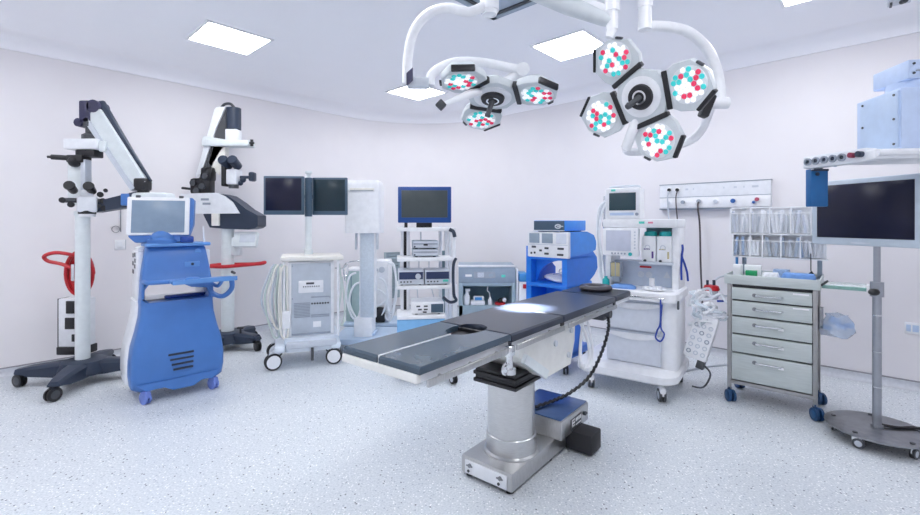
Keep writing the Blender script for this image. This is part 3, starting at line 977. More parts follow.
def twin_monitor_cart():
    t = thing('twin_monitor_cart', 'white wheeled equipment cart carrying two dark monitors on a pole', 'equipment cart', -1.586, 4.642, 0, 20)
    part(t, 'base_frame', 'pale_white', M().loft([rrect(-0.22, 0.33, 0.02, 0.55, 0.08, z, 4) for z in (0.16, 0.19, 0.30)]).bx(-0.31, -0.2, -0.02, 0.56, 0.165, 0.24, 0.03).bx(0.24, 0.35, -0.02, 0.56, 0.165, 0.24, 0.03))
    part(t, 'bumper', 'light_grey', M().bx(-0.2, 0.31, -0.02, 0.05, 0.20, 0.27, 0.02))
    part(t, 'brake_pedal', 'dark_grey', M().cyl((0.06, -0.01, 0.07), (0.06, 0.0, 0.2), 0.014))
    for x, y in ((-0.30, 0.03), (0.297, 0.03), (-0.30, 0.46), (0.31, 0.46)):
        caster(t, x, y, 0.084, 0.022, 'rubber', 'white', 'light_grey', -75 if x < 0 else -100, 0.02, hubr=0.8)
    bd = part(t, 'cabinet', 'white', M().bx(-0.175, 0.285, 0.1, 0.50, 0.29, 1.085, 0.012))
    part(bd, 'front_panel', 'panel_grey', M().bx(-0.145, 0.25, 0.09, 0.104, 0.31, 1.065, 0.005))
    mp = part(bd, 'control_module', 'white', M().bx(-0.075, 0.175, 0.082, 0.096, 0.755, 0.885, 0.008))
    m = M().bx(0.0, 0.08, 0.079, 0.084, 0.845, 0.865)
    for k in range(8):
        m.bx(-0.03 + 0.022 * k, -0.02 + 0.022 * k, 0.079, 0.084, 0.815, 0.828)
    part(mp, 'buttons', 'dark_grey', m)
    for x0, x1, z0, z1 in ((0.05, 0.235, 0.70, 0.725), (-0.12, 0.04, 0.50, 0.66), (0.05, 0.235, 0.495, 0.53), (-0.13, 0.235, 0.32, 0.345)):
        m = M()
        n_ = int((z1 - z0) / 0.016) or 1
        for i in range(n_):
            m.bx(x0, x1, 0.086, 0.092, z0 + i * (z1 - z0) / n_, z0 + (i + 0.6) * (z1 - z0) / n_)
        part(bd, 'vent_grille', 'mid_grey', m)
    m = M()
    for k in range(7):
        m.cyl((0.06 + k * 0.027, 0.092, 0.64), (0.06 + k * 0.027, 0.084, 0.64), 0.010, n=8)
    part(bd, 'socket_row', 'dark_grey', m)
    part(bd, 'sticker', 'white', M().bx(0.07, 0.15, 0.086, 0.092, 0.39, 0.45))
    for x in (-0.135, 0.24):
        for z in (0.33, 0.7, 1.04):
            part(bd, 'screw', 'mid_grey', M().cyl((x, 0.092, z), (x, 0.084, z), 0.008, n=8))
    part(t, 'top_shelf', 'cream', M().bx(-0.25, 0.38, 0.04, 0.52, 1.092, 1.145, 0.018))
    part(t, 'side_hook', 'chrome', M().tube([(0.30, 0.15, 1.0), (0.38, 0.1, 1.0), (0.42, 0.08, 1.04), (0.42, 0.08, 0.93), (0.38, 0.08, 0.92)], 0.010, 6, sub=4))
    for x in (-0.215, 0.325):
        part(t, 'side_rail', 'white', M().cyl((x, 0.08, 0.28), (x, 0.08, 1.09), 0.012, n=8))
    # cables hanging on the left side
    for k in range(6):
        x = -0.235 - 0.022 * k
        y = 0.08 + 0.05 * (k % 3)
        lo = 0.30 + 0.05 * ((k * 2) % 4)
        part(t, 'hanging_cable', ('cream', 'pale_cable', 'light_grey')[k % 3], M().tube([(x + 0.03, y, 1.06), (x - 0.01, y - 0.02, 0.98), (x - 0.03 - 0.012 * k, y - 0.03, 0.7), (x - 0.01, y - 0.02, lo + 0.06), (x + 0.035, y, lo), (x + 0.06, y, lo + 0.08), (x + 0.05, y, 0.75), (x + 0.05, y + 0.01, 1.04)], 0.0105, 7, sub=6))
    part(t, 'probe_holder', 'white', M().bx(-0.235, -0.15, 0.06, 0.14, 0.40, 0.58, 0.012))
    part(t, 'hanging_cable', 'pale_cable', M().tube([(0.34, 0.12, 1.05), (0.36, 0.1, 0.8), (0.33, 0.1, 0.5), (0.37, 0.12, 0.38), (0.40, 0.14, 0.55), (0.37, 0.16, 0.9)], 0.010, 7, sub=6))
    part(t, 'pole', 'off_white', M().cyl((0.03, 0.32, 1.14), (0.03, 0.32, 1.58), 0.034, n=18).cyl((0.03, 0.32, 1.14), (0.03, 0.32, 1.2), 0.045, n=18))
    part(t, 'pole_sleeve', 'bezel_slate', M().cyl((0.03, 0.32, 1.56), (0.03, 0.32, 1.985), 0.04, n=18))
    part(t, 'pole_knob', 'off_white', M().cyl((0.03, 0.32, 1.985), (0.03, 0.32, 2.05), 0.022).bx(-0.005, 0.065, 0.28, 0.36, 2.03, 2.06, 0.008))
    for sx, cx in ((-1, -0.225), (1, 0.25)):
        xf = Matrix.Translation((cx, 0.27, 1.785)) @ Matrix.Rotation(R(-16 if sx < 0 else -20), 4, 'Z')
        o = monitor_panel(t, 'monitor', xf, 0.42 if sx < 0 else 0.385, 0.415, 0.045, 'bezel_slate', 'screen_black' if sx < 0 else 'screen_teal', 0.022, 0.045)
        part(o, 'monitor_arm', 'dark_grey', M().bx(0.03, 0.03 + sx * 0.2, 0.335, 0.36, 1.76, 1.80, 0.004))
    return t


twin_monitor_cart()


# ------------------------------------------------------------------ white column stand with box head
def column_stand():
    t = thing('column_stand', 'white mobile column stand with a tall box-shaped head beside the twin monitors', 'medical stand', -1.149, 5.444, 0, 0)
    part(t, 'base_platform', 'pale_base', M().loft([rrect(-0.32, 0.36, -0.28, 0.34, 0.06, z, 4) for z in (0.09, 0.15)]).bx(-0.1, 0.14, -0.12, 0.14, 0.15, 0.19, 0.02))
    for x, y in ((-0.26, -0.2), (0.29, -0.2), (-0.26, 0.26), (0.29, 0.26)):
        caster(t, x, y, 0.04, 0.016, 'rubber', 'light_grey', 'light_grey', 15, 0.02)
    part(t, 'foot_box', 'white', M().bx(-0.1, 0.112, -0.16, 0.1, 0.10, 0.36, 0.015))
    part(t, 'column', 'column_grey', M().bx(-0.045, 0.118, -0.07, 0.08, 0.34, 1.40, 0.015))
    part(t, 'column_edge', 'white', M().bx(-0.055, -0.044, -0.06, 0.07, 0.34, 1.40).bx(0.117, 0.128, -0.06, 0.07, 0.34, 1.40))
    hd = part(t, 'head', 'white', M().loft([rrect(-0.215, 0.207, -0.13, 0.17, 0.03, 1.368, 4), rrect(-0.215, 0.207, -0.13, 0.17, 0.03, 1.93, 4), rrect(-0.205, 0.197, -0.12, 0.16, 0.03, 1.975, 4), rrect(-0.18, 0.17, -0.10, 0.14, 0.03, 1.998, 4)]))
    part(hd, 'grip_slot', 'cream', M().bx(-0.155, 0.135, -0.137, -0.125, 1.868, 1.902, 0.01))
    part(hd, 'painted_slot_shadow', 'mid_grey', M().bx(-0.145, 0.125, -0.139, -0.13, 1.866, 1.873))  # grey strip painted as the shadow along the grip slot
    for x in (-0.10, 0.155):
        part(hd, 'prong', 'light_grey', M().bx(x - 0.012, x + 0.012, -0.05, 0.0, 1.17, 1.37, 0.005))
    return t


column_stand()


def hose_cart():
    t = thing('hose_cart', 'low cart with pale green panel and looped white hoses behind the column stand', 'equipment cart', -1.2, 6.05, 0, 0)
    part(t, 'base_frame', 'pale_base', M().bx(-0.36, 0.46, -0.08, 0.42, 0.10, 0.16, 0.03))
    for x, y in ((-0.3, -0.03), (0.4, -0.03), (-0.3, 0.36), (0.4, 0.36)):
        caster(t, x, y, 0.042, 0.016, 'rubber', 'light_grey', 'light_grey', 15, 0.02)
    a = part(t, 'green_cabinet', 'pale_green', M().bx(-0.335, -0.12, 0.0, 0.36, 0.16, 0.84, 0.015))
    part(a, 'door_seam', 'teal_grey', M().bx(-0.27, -0.255, -0.004, 0.002, 0.2, 0.82))
    part(a, 'cabinet_lid', 'white', M().bx(-0.345, -0.1, -0.01, 0.37, 0.84, 0.87, 0.01))
    b = part(t, 'white_cabinet', 'white', M().bx(0.02, 0.235, 0.0, 0.36, 0.16, 0.98, 0.02))
    part(b, 'dial', 'light_grey', M().cyl((0.15, 0.0, 0.86), (0.15, -0.015, 0.86), 0.04).cyl((0.08, 0.0, 0.86), (0.08, -0.01, 0.86), 0.02))
    part(b, 'battery_box', 'black', M().bx(0.05, 0.20, -0.08, 0.0, 0.17, 0.36, 0.01))
    part(t, 'push_bar', 'chrome', M().tube([(-0.36, 0.05, 0.7), (-0.36, -0.02, 0.88), (-0.30, -0.04, 0.96), (-0.1, -0.04, 0.985), (0.0, -0.02, 0.98)], 0.008, 6, sub=5))
    for k, (x, top, lo, bow) in enumerate(((-0.19, 0.82, 0.22, -0.10), (-0.10, 0.70, 0.18, -0.14), (0.24, 0.95, 0.20, 0.10), (0.27, 0.96, 0.30, 0.07), (0.12, 0.75, 0.25, 0.10), (0.10, 0.6, 0.38, 0.12))):
        part(t, 'looped_hose', 'hose_white', M().tube([(x, -0.03, top), (x + bow * 0.8, -0.07, top - 0.05), (x + bow * 1.2, -0.08, (top + lo) / 2), (x + bow * 0.5, -0.07, lo + 0.03), (x - bow * 0.2, -0.05, lo), (x - bow * 0.6, -0.05, lo + 0.1)], 0.014, 8, sub=6))
    return t


hose_cart()


# ------------------------------------------------------------------ endoscopy tower
def tower():
    t = thing('endoscopy_tower', 'white shelf tower on wheels with a blue framed monitor on top', 'equipment tower', -0.3, 4.2, 0, 8)
    part(t, 'base', 'white', M().bx(-0.285, 0.26, -0.05, 0.40, 0.11, 0.17, 0.02))
    for x, y in ((0.225, -0.04), (-0.25, 0.17), (0.225, 0.36), (-0.25, 0.36)):
        caster(t, x, y, 0.045, 0.018, 'rubber', 'light_grey', 'light_grey', 25, 0.025)
    dr = part(t, 'drawer_unit', 'azure_light', M().bx(-0.285, 0.16, 0.0, 0.36, 0.18, 0.59, 0.01))
    part(dr, 'drawer_seam', 'azure', M().bx(-0.27, 0.14, -0.004, 0.001, 0.45, 0.458))
    part(dr, 'drawer_handle', 'azure', M().bx(-0.10, 0.0, -0.015, 0.0, 0.505, 0.525, 0.005))
    for x in (-0.205, 0.178):
        part(t, 'post', 'white_metal', M().bx(x - 0.045, x - 0.014, 0.30, 0.36, 0.17, 1.46, 0.004).bx(x + 0.014, x + 0.045, 0.30, 0.36, 0.17, 1.46, 0.004))
        part(t, 'cable_channel', 'black' if x < 0 else 'teal_grey', M().bx(x - 0.014, x + 0.014, 0.31, 0.35, 0.17, 1.45 if x < 0 else 1.21))
    part(t, 'side_upright', 'white_metal', M().bx(0.232, 0.262, 0.0, 0.03, 0.17, 1.44, 0.006).bx(0.232, 0.262, 0.31, 0.36, 0.17, 1.44, 0.006))
    for z, x1 in ((1.425, 0.262), (1.145, 0.235), (0.885, 0.235), (0.605, 0.17)):
        part(t, 'shelf', 'white', M().bx(-0.285, x1, 0.0, 0.36, z - 0.012, z + 0.022, 0.006))
    part(t, 'back_brackets', 'light_grey', M().cyl((-0.05, 0.3, 1.40), (-0.05, 0.3, 1.25), 0.006).cyl((0.03, 0.28, 1.13), (0.03, 0.28, 0.98), 0.005).cyl((-0.07, 0.28, 1.13), (-0.07, 0.28, 0.98), 0.005).cyl((-0.09, 0.28, 0.86), (-0.08, 0.28, 0.75), 0.005).cyl((0.05, 0.28, 0.86), (0.08, 0.28, 0.75), 0.005))
    # monitor
    xf = Matrix.Translation((-0.025, 0.1, 1.665)) @ Matrix.Rotation(R(-8), 4, 'Z')
    mo = monitor_panel(t, 'monitor', xf, 0.51, 0.345, 0.05, 'bezel_blue', 'screen_grey', 0.035, 0.05)
    part(mo, 'mount', 'black', M().bx(-0.215, -0.185, 0.13, 0.18, 1.44, 1.55).bx(-0.1, 0.05, 0.14, 0.2, 1.44, 1.60, 0.01))
    # dark hose on the right
    part(t, 'light_cable', 'navy', M().tube([(0.20, -0.02, 1.43), (0.235, -0.03, 1.41), (0.25, -0.03, 1.36)], 0.018, 8, sub=4)
         .tube([(0.26, -0.03, 1.16), (0.235, -0.05, 1.10), (0.232, -0.05, 0.95), (0.24, -0.05, 0.82), (0.26, -0.05, 0.77), (0.20, -0.04, 0.755), (0.14, -0.02, 0.80)], 0.014, 8, sub=6))
    return t


TW = tower()


def device(parent_o, name, label, cat, body, face, x0, x1, y0, y1, z0, z1, group=None):
    w = to_world(parent_o, ((x0 + x1) / 2, y0, z0))
    t = thing(name, label, cat, *w, math.degrees(parent_o.rotation_euler[2]), group)
    hw = (x1 - x0) / 2
    h = z1 - z0
    part(t, 'case', body, M().bx(-hw, hw, 0.0, y1 - y0, 0.008, h, 0.006))
    for sx in (-1, 1):
        part(t, 'foot', 'rubber', M().bx(sx * hw * 0.7 - 0.012, sx * hw * 0.7 + 0.012, 0.02, y1 - y0 - 0.02, 0.0, 0.009))
    f = part(t, 'front_panel', face, M().bx(-hw + 0.004, hw - 0.004, -0.006, 0.002, 0.012, h - 0.004, 0.002))
    return t, f, hw, h


G_DEV = 'electronic units on the tower shelves'
for k, (z, h) in enumerate(((1.168, 0.075), (1.244, 0.078))):
    t, f, hw, h_ = device(TW, 'camera_control_unit', ('lower slim grey camera unit of the stacked pair under the blue monitor', 'upper slim grey camera unit with a black slot under the blue monitor')[k], 'device', 'slate', 'light_grey', -0.14, 0.105, 0.06, 0.30, z, z + h, G_DEV)
    part(f, 'dark_band', 'mid_grey', M().bx(-hw + 0.01, hw - 0.01, -0.009, -0.004, h_ * 0.55, h_ * 0.72))
    if k:
        part(f, 'slot', 'black', M().bx(-0.02, 0.02, -0.011, -0.005, h_ * 0.42, h_ * 0.62))
    part(f, 'knob', 'navy', M().cyl((-hw + 0.02, -0.004, h_ * 0.3), (-hw + 0.02, -0.016, h_ * 0.3), 0.008))
for k, (x0, x1) in enumerate(((-0.275, -0.035), (-0.025, 0.21))):
    t, f, hw, h_ = device(TW, 'light_source_unit', ('dark blue fronted unit with round white dial on the middle tower shelf', 'dark blue fronted unit with green lamp on the middle tower shelf')[k], 'device', 'light_grey', 'light_grey', x0, x1, 0.02, 0.30, 0.908, 1.045, G_DEV)
    part(f, 'dark_window', 'navy_window', M().bx(-hw + 0.01, hw - 0.01, -0.010, -0.004, h_ * 0.42, h_ - 0.012))
    if k == 0:
        part(f, 'dial', 'light_grey', M().cyl((0.065, -0.008, h_ * 0.62), (0.065, -0.022, h_ * 0.62), 0.026).cyl((0.065, -0.02, h_ * 0.62), (0.065, -0.03, h_ * 0.62), 0.014))
    else:
        part(f, 'lamp', 'teal_lamp', M().bx(0.05, 0.10, -0.010, -0.004, 0.03, 0.05))
    m = M()
    for i in range(4):
        m.bx(-hw + 0.02 + 0.03 * i, -hw + 0.035 + 0.03 * i, -0.009, -0.004, 0.028, 0.04)
    part(f, 'buttons', 'dark_grey', m)
t, f, hw, h_ = device(TW, 'insufflator', 'white unit with dark display on the lowest tower shelf', 'device', 'white', 'white', -0.15, 0.155, 0.04, 0.32, 0.628, 0.745, G_DEV)
part(f, 'display', 'bezel_slate', M().bx(0.03, hw - 0.008, -0.010, -0.004, 0.02, h_ - 0.018))
m = M()
for x, z in ((-0.09, 0.08), (-0.02, 0.08), (-0.075, 0.05), (-0.02, 0.05), (-0.03, 0.025)):
    m.bx(x - 0.018, x + 0.018, -0.009, -0.004, z - 0.007, z + 0.007)
part(f, 'buttons', 'dark_grey', m)


# ------------------------------------------------------------------ grey washing cabinet against the far wall
def wash_cabinet():
    t = thing('wash_cabinet', 'grey open-fronted cabinet with a control strip behind the operating table', 'cabinet', 0.195, 6.3, 0, 0)
    sh = M().bx(-0.215, -0.15, 0.0, 0.6, 0.08, 0.70, 0.008).bx(0.53, 0.585, 0.0, 0.6, 0.08, 0.70, 0.008).bx(-0.215, 0.585, 0.56, 0.6, 0.08, 0.70).bx(-0.215, 0.585, 0.0, 0.6, 0.08, 0.33)
    part(t, 'body', 'slate_panel', sh)
    part(t, 'recess_back', 'teal_deep', M().bx(-0.15, 0.53, 0.40, 0.42, 0.33, 0.66))
    part(t, 'recess_lip', 'slate_panel', M().bx(-0.15, 0.53, 0.0, 0.05, 0.60, 0.66, 0.008))
    tp = part(t, 'hood', 'slate', M().prism([(0.0, 0.645), (-0.01, 0.68), (0.04, 0.86), (0.10, 0.885), (0.6, 0.885), (0.6, 0.645)], 'x', -0.215, 0.585))
    part(tp, 'hood_edge', 'white', M().bx(-0.222, 0.592, 0.03, 0.09, 0.862, 0.89, 0.01))
    def face(x0, x1, z0, z1, mt, nm):
        # sloped front: y from -0.01 at z .68 to .04 at z .86
        f = lambda z: -0.01 + 0.05 * (z - 0.68) / 0.18
        m = M().loft([[(x0, f(z0) - 0.006, z0), (x1, f(z0) - 0.006, z0), (x1, f(z0) + 0.004, z0), (x0, f(z0) + 0.004, z0)],
                      [(x0, f(z1) - 0.006, z1), (x1, f(z1) - 0.006, z1), (x1, f(z1) + 0.004, z1), (x0, f(z1) + 0.004, z1)]], smooth=False)
        return part(tp, nm, mt, m)
    face(0.0, 0.30, 0.715, 0.80, 'mid_grey', 'control_strip')
    face(-0.12, -0.03, 0.735, 0.765, 'mark_white', 'name_mark')
    face(0.05, 0.14, 0.725, 0.79, 'light_grey', 'dial_plate')
    face(0.21, 0.27, 0.735, 0.77, 'slate', 'key')
    face(0.385, 0.44, 0.725, 0.76, 'teal_lamp', 'green_lamp')
    part(t, 'side_post', 'white', M().bx(-0.285, -0.235, 0.0, 0.06, 0.08, 0.62, 0.006).bx(0.595, 0.62, 0.0, 0.5, 0.08, 0.84, 0.006))
    for x, y in ((-0.17, 0.05), (0.54, 0.05), (-0.17, 0.55), (0.54, 0.55)):
        part(t, 'foot', 'rubber', M().cyl((x, y, 0), (x, y, 0.09), 0.03))
    return t


WC = wash_cabinet()
g = 'items inside the grey cabinet recess'
t = thing('spray_bottle', 'white plastic spray bottle at the left of the grey cabinet recess', 'bottle', 0.195 - 0.10, 6.38, 0.33, 0, g)
part(t, 'body', 'white', M().lathe([(0.04, 0), (0.045, 0.02), (0.045, 0.12), (0.02, 0.16), (0.018, 0.19)], n=16))
part(t, 'trigger', 'white', M().bx(-0.02, 0.05, -0.015, 0.015, 0.19, 0.225, 0.006).bx(0.025, 0.035, -0.008, 0.008, 0.15, 0.2))
t = thing('tray_scale', 'white tray with a blue window in the grey cabinet recess', 'tray', 0.195 + 0.045, 6.37, 0.33, 0, g)
part(t, 'tray', 'white', M().bx(-0.09, 0.11, -0.06, 0.1, 0.0, 0.06, 0.015).bx(-0.05, 0.10, 0.0, 0.06, 0.06, 0.12, 0.015))
part(t, 'window', 'azure', M().bx(-0.03, 0.07, -0.005, 0.0, 0.065, 0.105))
t = thing('wash_bottle', 'small white bottle with a curved spout in the grey cabinet recess', 'bottle', 0.195 + 0.23, 6.36, 0.33, 0, g)
part(t, 'body', 'white', M().lathe([(0.028, 0), (0.03, 0.02), (0.03, 0.07), (0.012, 0.10), (0.012, 0.115)], n=14))
part(t, 'spout', 'white', M().tube([(0, 0, 0.11), (-0.01, 0, 0.17), (-0.04, -0.0, 0.20), (-0.03, 0, 0.26)], 0.006, 6, sub=4))
t = thing('valve_set', 'small black and red valve piece in the grey cabinet recess', 'valve', 0.195 + 0.38, 6.36, 0.33, 0, g)
part(t, 'body', 'black', M().ball((0, 0, 0.055), 0.045, sq=(1, 1, 0.9)).cyl((0.02, 0, 0.07), (0.06, -0.02, 0.10), 0.02))
part(t, 'collar', 'red', M().torus((-0.01, 0, 0.02), 0.06, 0.018, 20, 8))
part(t, 'cap', 'white', M().ball((0.05, -0.04, 0.075), 0.03))
t = thing('waste_box', 'white slim box with a red lock and blue lid right of the grey cabinet', 'box', 0.195 + 0.69, 6.3, 0, 0)
part(t, 'body', 'white', M().bx(-0.06, 0.06, 0, 0.3, 0, 0.66, 0.01))
part(t, 'lid', 'azure', M().bx(-0.055, 0.065, 0.0, 0.3, 0.661, 0.78, 0.015))
part(t, 'lock', 'red', M().bx(-0.005, 0.05, -0.02, 0.0, 0.57, 0.63, 0.006))


# ------------------------------------------------------------------ bright blue electrosurgery cart
def blue_cart():
    t = thing('electrosurgery_cart', 'bright blue shelf cart with white control panel behind the operating table', 'equipment cart', 1.049, 4.412, 0, -42)
    part(t, 'side_panel', 'bright_blue', M().prism([(0.0, 0.14), (0.0, 1.25), (0.10, 1.25), (0.30, 1.14), (0.5, 1.0), (0.5, 0.14)], 'x', -0.475, -0.415))
    part(t, 'side_panel', 'bright_blue', M().prism([(0.0, 0.14), (0.0, 1.30), (0.42, 1.30), (0.66, 1.12), (0.68, 1.0), (0.60, 0.93), (0.45, 0.86), (0.36, 0.74), (0.33, 0.5), (0.33, 0.14)], 'x', -0.055, 0.0))
    arc_ = [(-0.415, 1.15)]
    for i in range(9):
        a = R(90) * i / 8
        arc_.append((-0.415 + 0.27 * (1 - math.sin(a)) , 0.88 + 0.25 * (1 - math.cos(a)) if False else 1.12 - 0.24 * (1 - math.sin(R(90) - a)) ))
    pts = [(-0.418, 1.14), (-0.418, 0.87)]
    for i in range(9):
        a = R(90) * i / 8
        pts.append((-0.40 + 0.30 * (1 - math.cos(a)) , 0.88 + 0.23 * math.sin(a)))
    pts += [(-0.06, 1.115), (-0.06, 1.14)]
    part(t, 'corner_web', 'bright_blue', M().prism(pts, 'y', 0.10, 0.14))
    part(t, 'shelf', 'bright_blue', M().bx(-0.47, 0.0, -0.01, 0.55, 0.835, 0.875, 0.012))
    part(t, 'apron', 'bright_blue', M().bx(-0.45, 0.0, 0.0, 0.5, 1.115, 1.15, 0.01))
    part(t, 'lower_shelf', 'bright_blue', M().bx(-0.47, 0.0, 0.0, 0.5, 0.14, 0.22, 0.02))
    part(t, 'back_panel', 'bright_blue', M().bx(-0.47, -0.05, 0.30, 0.33, 0.2, 0.84))
    part(t, 'housing', 'bright_blue_soft', M().loft([[( -0.42, y, z) for y, z in pr] if k == 0 else [(0.015, y, z) for y, z in pr] for k, pr in enumerate([[(0.02, 1.15), (0.02, 1.40), (0.40, 1.40), (0.56, 1.36), (0.62, 1.28), (0.60, 1.20), (0.42, 1.17)]] * 2)], smooth=False))
    fp = part(t, 'control_panel', 'white', M().bx(-0.45, 0.025, -0.015, 0.03, 1.14, 1.40, 0.01))
    part(fp, 'panel_line', 'light_grey', M().bx(-0.44, 0.015, -0.019, -0.014, 1.268, 1.274))
    for x0, x1, mt in ((-0.425, -0.305, 'slate'), (-0.275, -0.15, 'slate'), (-0.11, 0.0, 'light_panel')):
        part(fp, 'display', mt, M().bx(x0, x1, -0.02, -0.013, 1.285, 1.385, 0.003))
    for x, z, w in ((-0.37, 1.245, 0.05), (-0.22, 1.235, 0.045), (-0.06, 1.235, 0.07), (-0.40, 1.18, 0.02), (-0.36, 1.185, 0.02), (-0.22, 1.18, 0.05), (-0.065, 1.175, 0.07), (-0.29, 1.21, 0.03)):
        part(fp, 'socket', 'dark_grey', M().bx(x - w / 2, x + w / 2, -0.022, -0.013, z - 0.010, z + 0.010, 0.003))
    for x, y in ((-0.03, 0.03), (-0.44, 0.03), (-0.03, 0.42), (-0.44, 0.42)):
        caster(t, x, y, 0.05, 0.02, 'rubber', 'dark_grey', 'dark_grey', 30, 0.035)
    return t


BCART = blue_cart()
t, f, hw, h_ = device(BCART, 'generator_unit', 'blue generator with dark front panel on top of the blue shelf cart', 'device', 'bright_blue_soft', 'bezel_slate', -0.375, -0.02, -0.01, 0.44, 1.401, 1.515)
part(f, 'silver_badge', 'light_grey', M().torus((0.11, -0.010, 0.055), 0.03, 0.007, 20, 6, sq=0.6, rot=Matrix.Rotation(R(90), 3, 'X')).bx(0.10, 0.165, -0.012, -0.005, 0.05, 0.06))
part(f, 'trim', 'light_grey', M().bx(-hw, hw, -0.009, -0.003, 0.008, 0.018))
w = to_world(BCART, (-0.2, 0.18, 0.875))
t = thing('drape_pack', 'white folded drape lying on the blue cart shelf', 'drape', *w, -42)
part(t, 'cloth', 'white', M().ball((0, 0.03, 0.045), 0.15, 18, (1.15, 0.8, 0.30)).ball((0.06, -0.05, 0.03), 0.09, 14, (1.3, 0.7, 0.33)))
part(t, 'clamp', 'chrome', M().cyl((0.0, -0.10, 0.09), (0.14, -0.12, 0.12), 0.006).torus((0.10, -0.12, 0.13), 0.022, 0.005, 14, 5, rot=Matrix.Rotation(R(80), 3, 'X')))


# ------------------------------------------------------------------ anaesthesia machine
def anaesthesia():
    t = thing('anaesthesia_machine', 'white anaesthesia machine with two drawers and worktop on a wheeled base', 'anaesthesia machine', 1.435, 3.931, 0, -35)
    b = M().loft([rrect(-0.41, 0.41, -0.08, 0.70, 0.14, 0.155, 6), rrect(-0.43, 0.43, -0.10, 0.72, 0.15, 0.17, 6), rrect(-0.43, 0.43, -0.10, 0.72, 0.15, 0.225, 6), rrect(-0.39, 0.39, -0.06, 0.69, 0.14, 0.262, 6)])
    part(t, 'base', 'white', b)
    for x, y in ((-0.30, 0.01), (0.295, 0.02), (0.33, 0.60), (-0.30, 0.60)):
        caster(t, x, y, 0.055, 0.022, 'dark_grey', 'light_grey', 'white', 25, 0.04, 'cover')
    bd = part(t, 'body', 'light_body', M().bx(-0.17, 0.33, 0.07, 0.56, 0.25, 0.84, 0.015))
    part(t, 'corner_column', 'white', M().loft([rrect(0.28, 0.41, 0.03, 0.55, 0.06, z, 6) for z in (0.25, 0.84)]))
    for z0, z1 in ((0.555, 0.80), (0.27, 0.535)):
        d = part(t, 'drawer', 'light_body', M().bx(-0.168, 0.29, 0.04, 0.08, z0, z1, 0.012))
        m = M()
        rg = []
        for i in range(9):
            k = i / 8
            x = -0.15 + 0.43 * k
            zz = z1 - 0.012 - 0.035 * math.sin(math.pi * k)
            rg.append([(x, 0.02, zz - 0.012), (x, 0.045, zz - 0.012), (x, 0.045, z1 - 0.004), (x, 0.02, z1 - 0.004)])
        m.loft(rg, smooth=False)
        part(d, 'handle', 'white', m)
        part(d, 'pull_gap', 'light_grey', M().bx(-0.15, 0.275, 0.036, 0.045, z1 - 0.004, z1 + 0.008))
    wt = part(t, 'worktop', 'white', M().loft([rrect(-0.24, 0.425, -0.05, 0.58, 0.07, z, 6) for z in (0.835, 0.90)]).loft([rrect(-0.24, 0.425, -0.05, 0.58, 0.07, 0.90, 6), rrect(-0.228, 0.413, -0.038, 0.568, 0.06, 0.915, 6)]))
    part(wt, 'slide_rail', 'chrome', M().bx(-0.20, 0.34, -0.058, -0.048, 0.86, 0.872, 0.003))
    bp = part(t, 'back_panel', 'panel_blue_grey', M().bx(-0.19, 0.36, 0.30, 0.50, 0.915, 1.14, 0.006))
    part(bp, 'warning_strip', 'red', M().bx(0.06, 0.16, 0.292, 0.30, 1.082, 1.098))
    for x in (0.07, 0.14):
        part(bp, 'gauge', 'light_grey', M().ring((x, 0.30, 1.02), (x, 0.288, 1.02), 0.028, 0.018, 18).cyl((x, 0.302, 1.02), (x, 0.295, 1.02), 0.018))
    part(bp, 'symbol', 'light_grey', M().prism([(0.26, 1.0), (0.32, 1.0), (0.29, 1.06)], 'y', 0.293, 0.301))
    # vaporiser bay
    part(t, 'bay_floor', 'light_grey', M().bx(0.085, 0.36, 0.16, 0.5, 1.125, 1.15, 0.005))
    part(t, 'bay_back', 'teal_grey_light', M().bx(0.09, 0.36, 0.42, 0.50, 1.14, 1.46))
    for x0 in (0.102, 0.229):
        v = part(t, 'vaporiser', 'white', M().bx(x0, x0 + 0.118, 0.18, 0.40, 1.15, 1.375, 0.008))
        part(v, 'cap', 'teal', M().lathe([(0.052, 1.374), (0.055, 1.39), (0.05, 1.41), (0.03, 1.42)], (x0 + 0.059, 0.26), 18))
        part(v, 'emblem', 'purple' if x0 < 0.2 else 'amber', M().bx(x0 + 0.02, x0 + 0.07, 0.175, 0.182, 1.255, 1.265).bx(x0 + 0.085, x0 + 0.1, 0.175, 0.182, 1.18, 1.24))
        part(v, 'crest', 'light_grey', M().torus((x0 + 0.05, 0.178, 1.275), 0.02, 0.004, 16, 5, rot=Matrix.Rotation(R(90), 3, 'X')))
        part(v, 'lock_knob', 'dark_grey', M().cyl((x0 + 0.03, 0.18, 1.158), (x0 + 0.03, 0.165, 1.158), 0.012))
    ts = part(t, 'top_shelf', 'white', M().bx(-0.22, 0.41, 0.10, 0.52, 1.45, 1.525, 0.012))
    part(ts, 'teal_mark', 'teal_lamp', M().bx(0.10, 0.145, 0.094, 0.101, 1.485, 1.505))
    part(ts, 'red_mark', 'pink', M().bx(0.175, 0.215, 0.094, 0.101, 1.487, 1.502))
    part(t, 'side_column', 'white', M().bx(0.345, 0.405, 0.20, 0.50, 0.905, 1.455, 0.015))
    part(t, 'left_column', 'white', M().bx(-0.22, -0.17, 0.20, 0.50, 0.905, 1.455, 0.01))
    dp = part(t, 'display_unit', 'white', M().bx(-0.215, 0.095, 0.085, 0.16, 1.195, 1.445, 0.012))
    part(dp, 'display', 'screen_pale', M().bx(-0.185, 0.035, 0.080, 0.088, 1.24, 1.425, 0.003))
    m = M()
    for k in range(6):
        m.cyl((0.068, 0.085, 1.27 + 0.028 * k), (0.068, 0.078, 1.27 + 0.028 * k), 0.008, n=8)
    part(dp, 'keys', 'light_grey', m)
    part(dp, 'dial', 'teal', M().cyl((0.03, 0.085, 1.215), (0.03, 0.07, 1.215), 0.016))
    m = M()
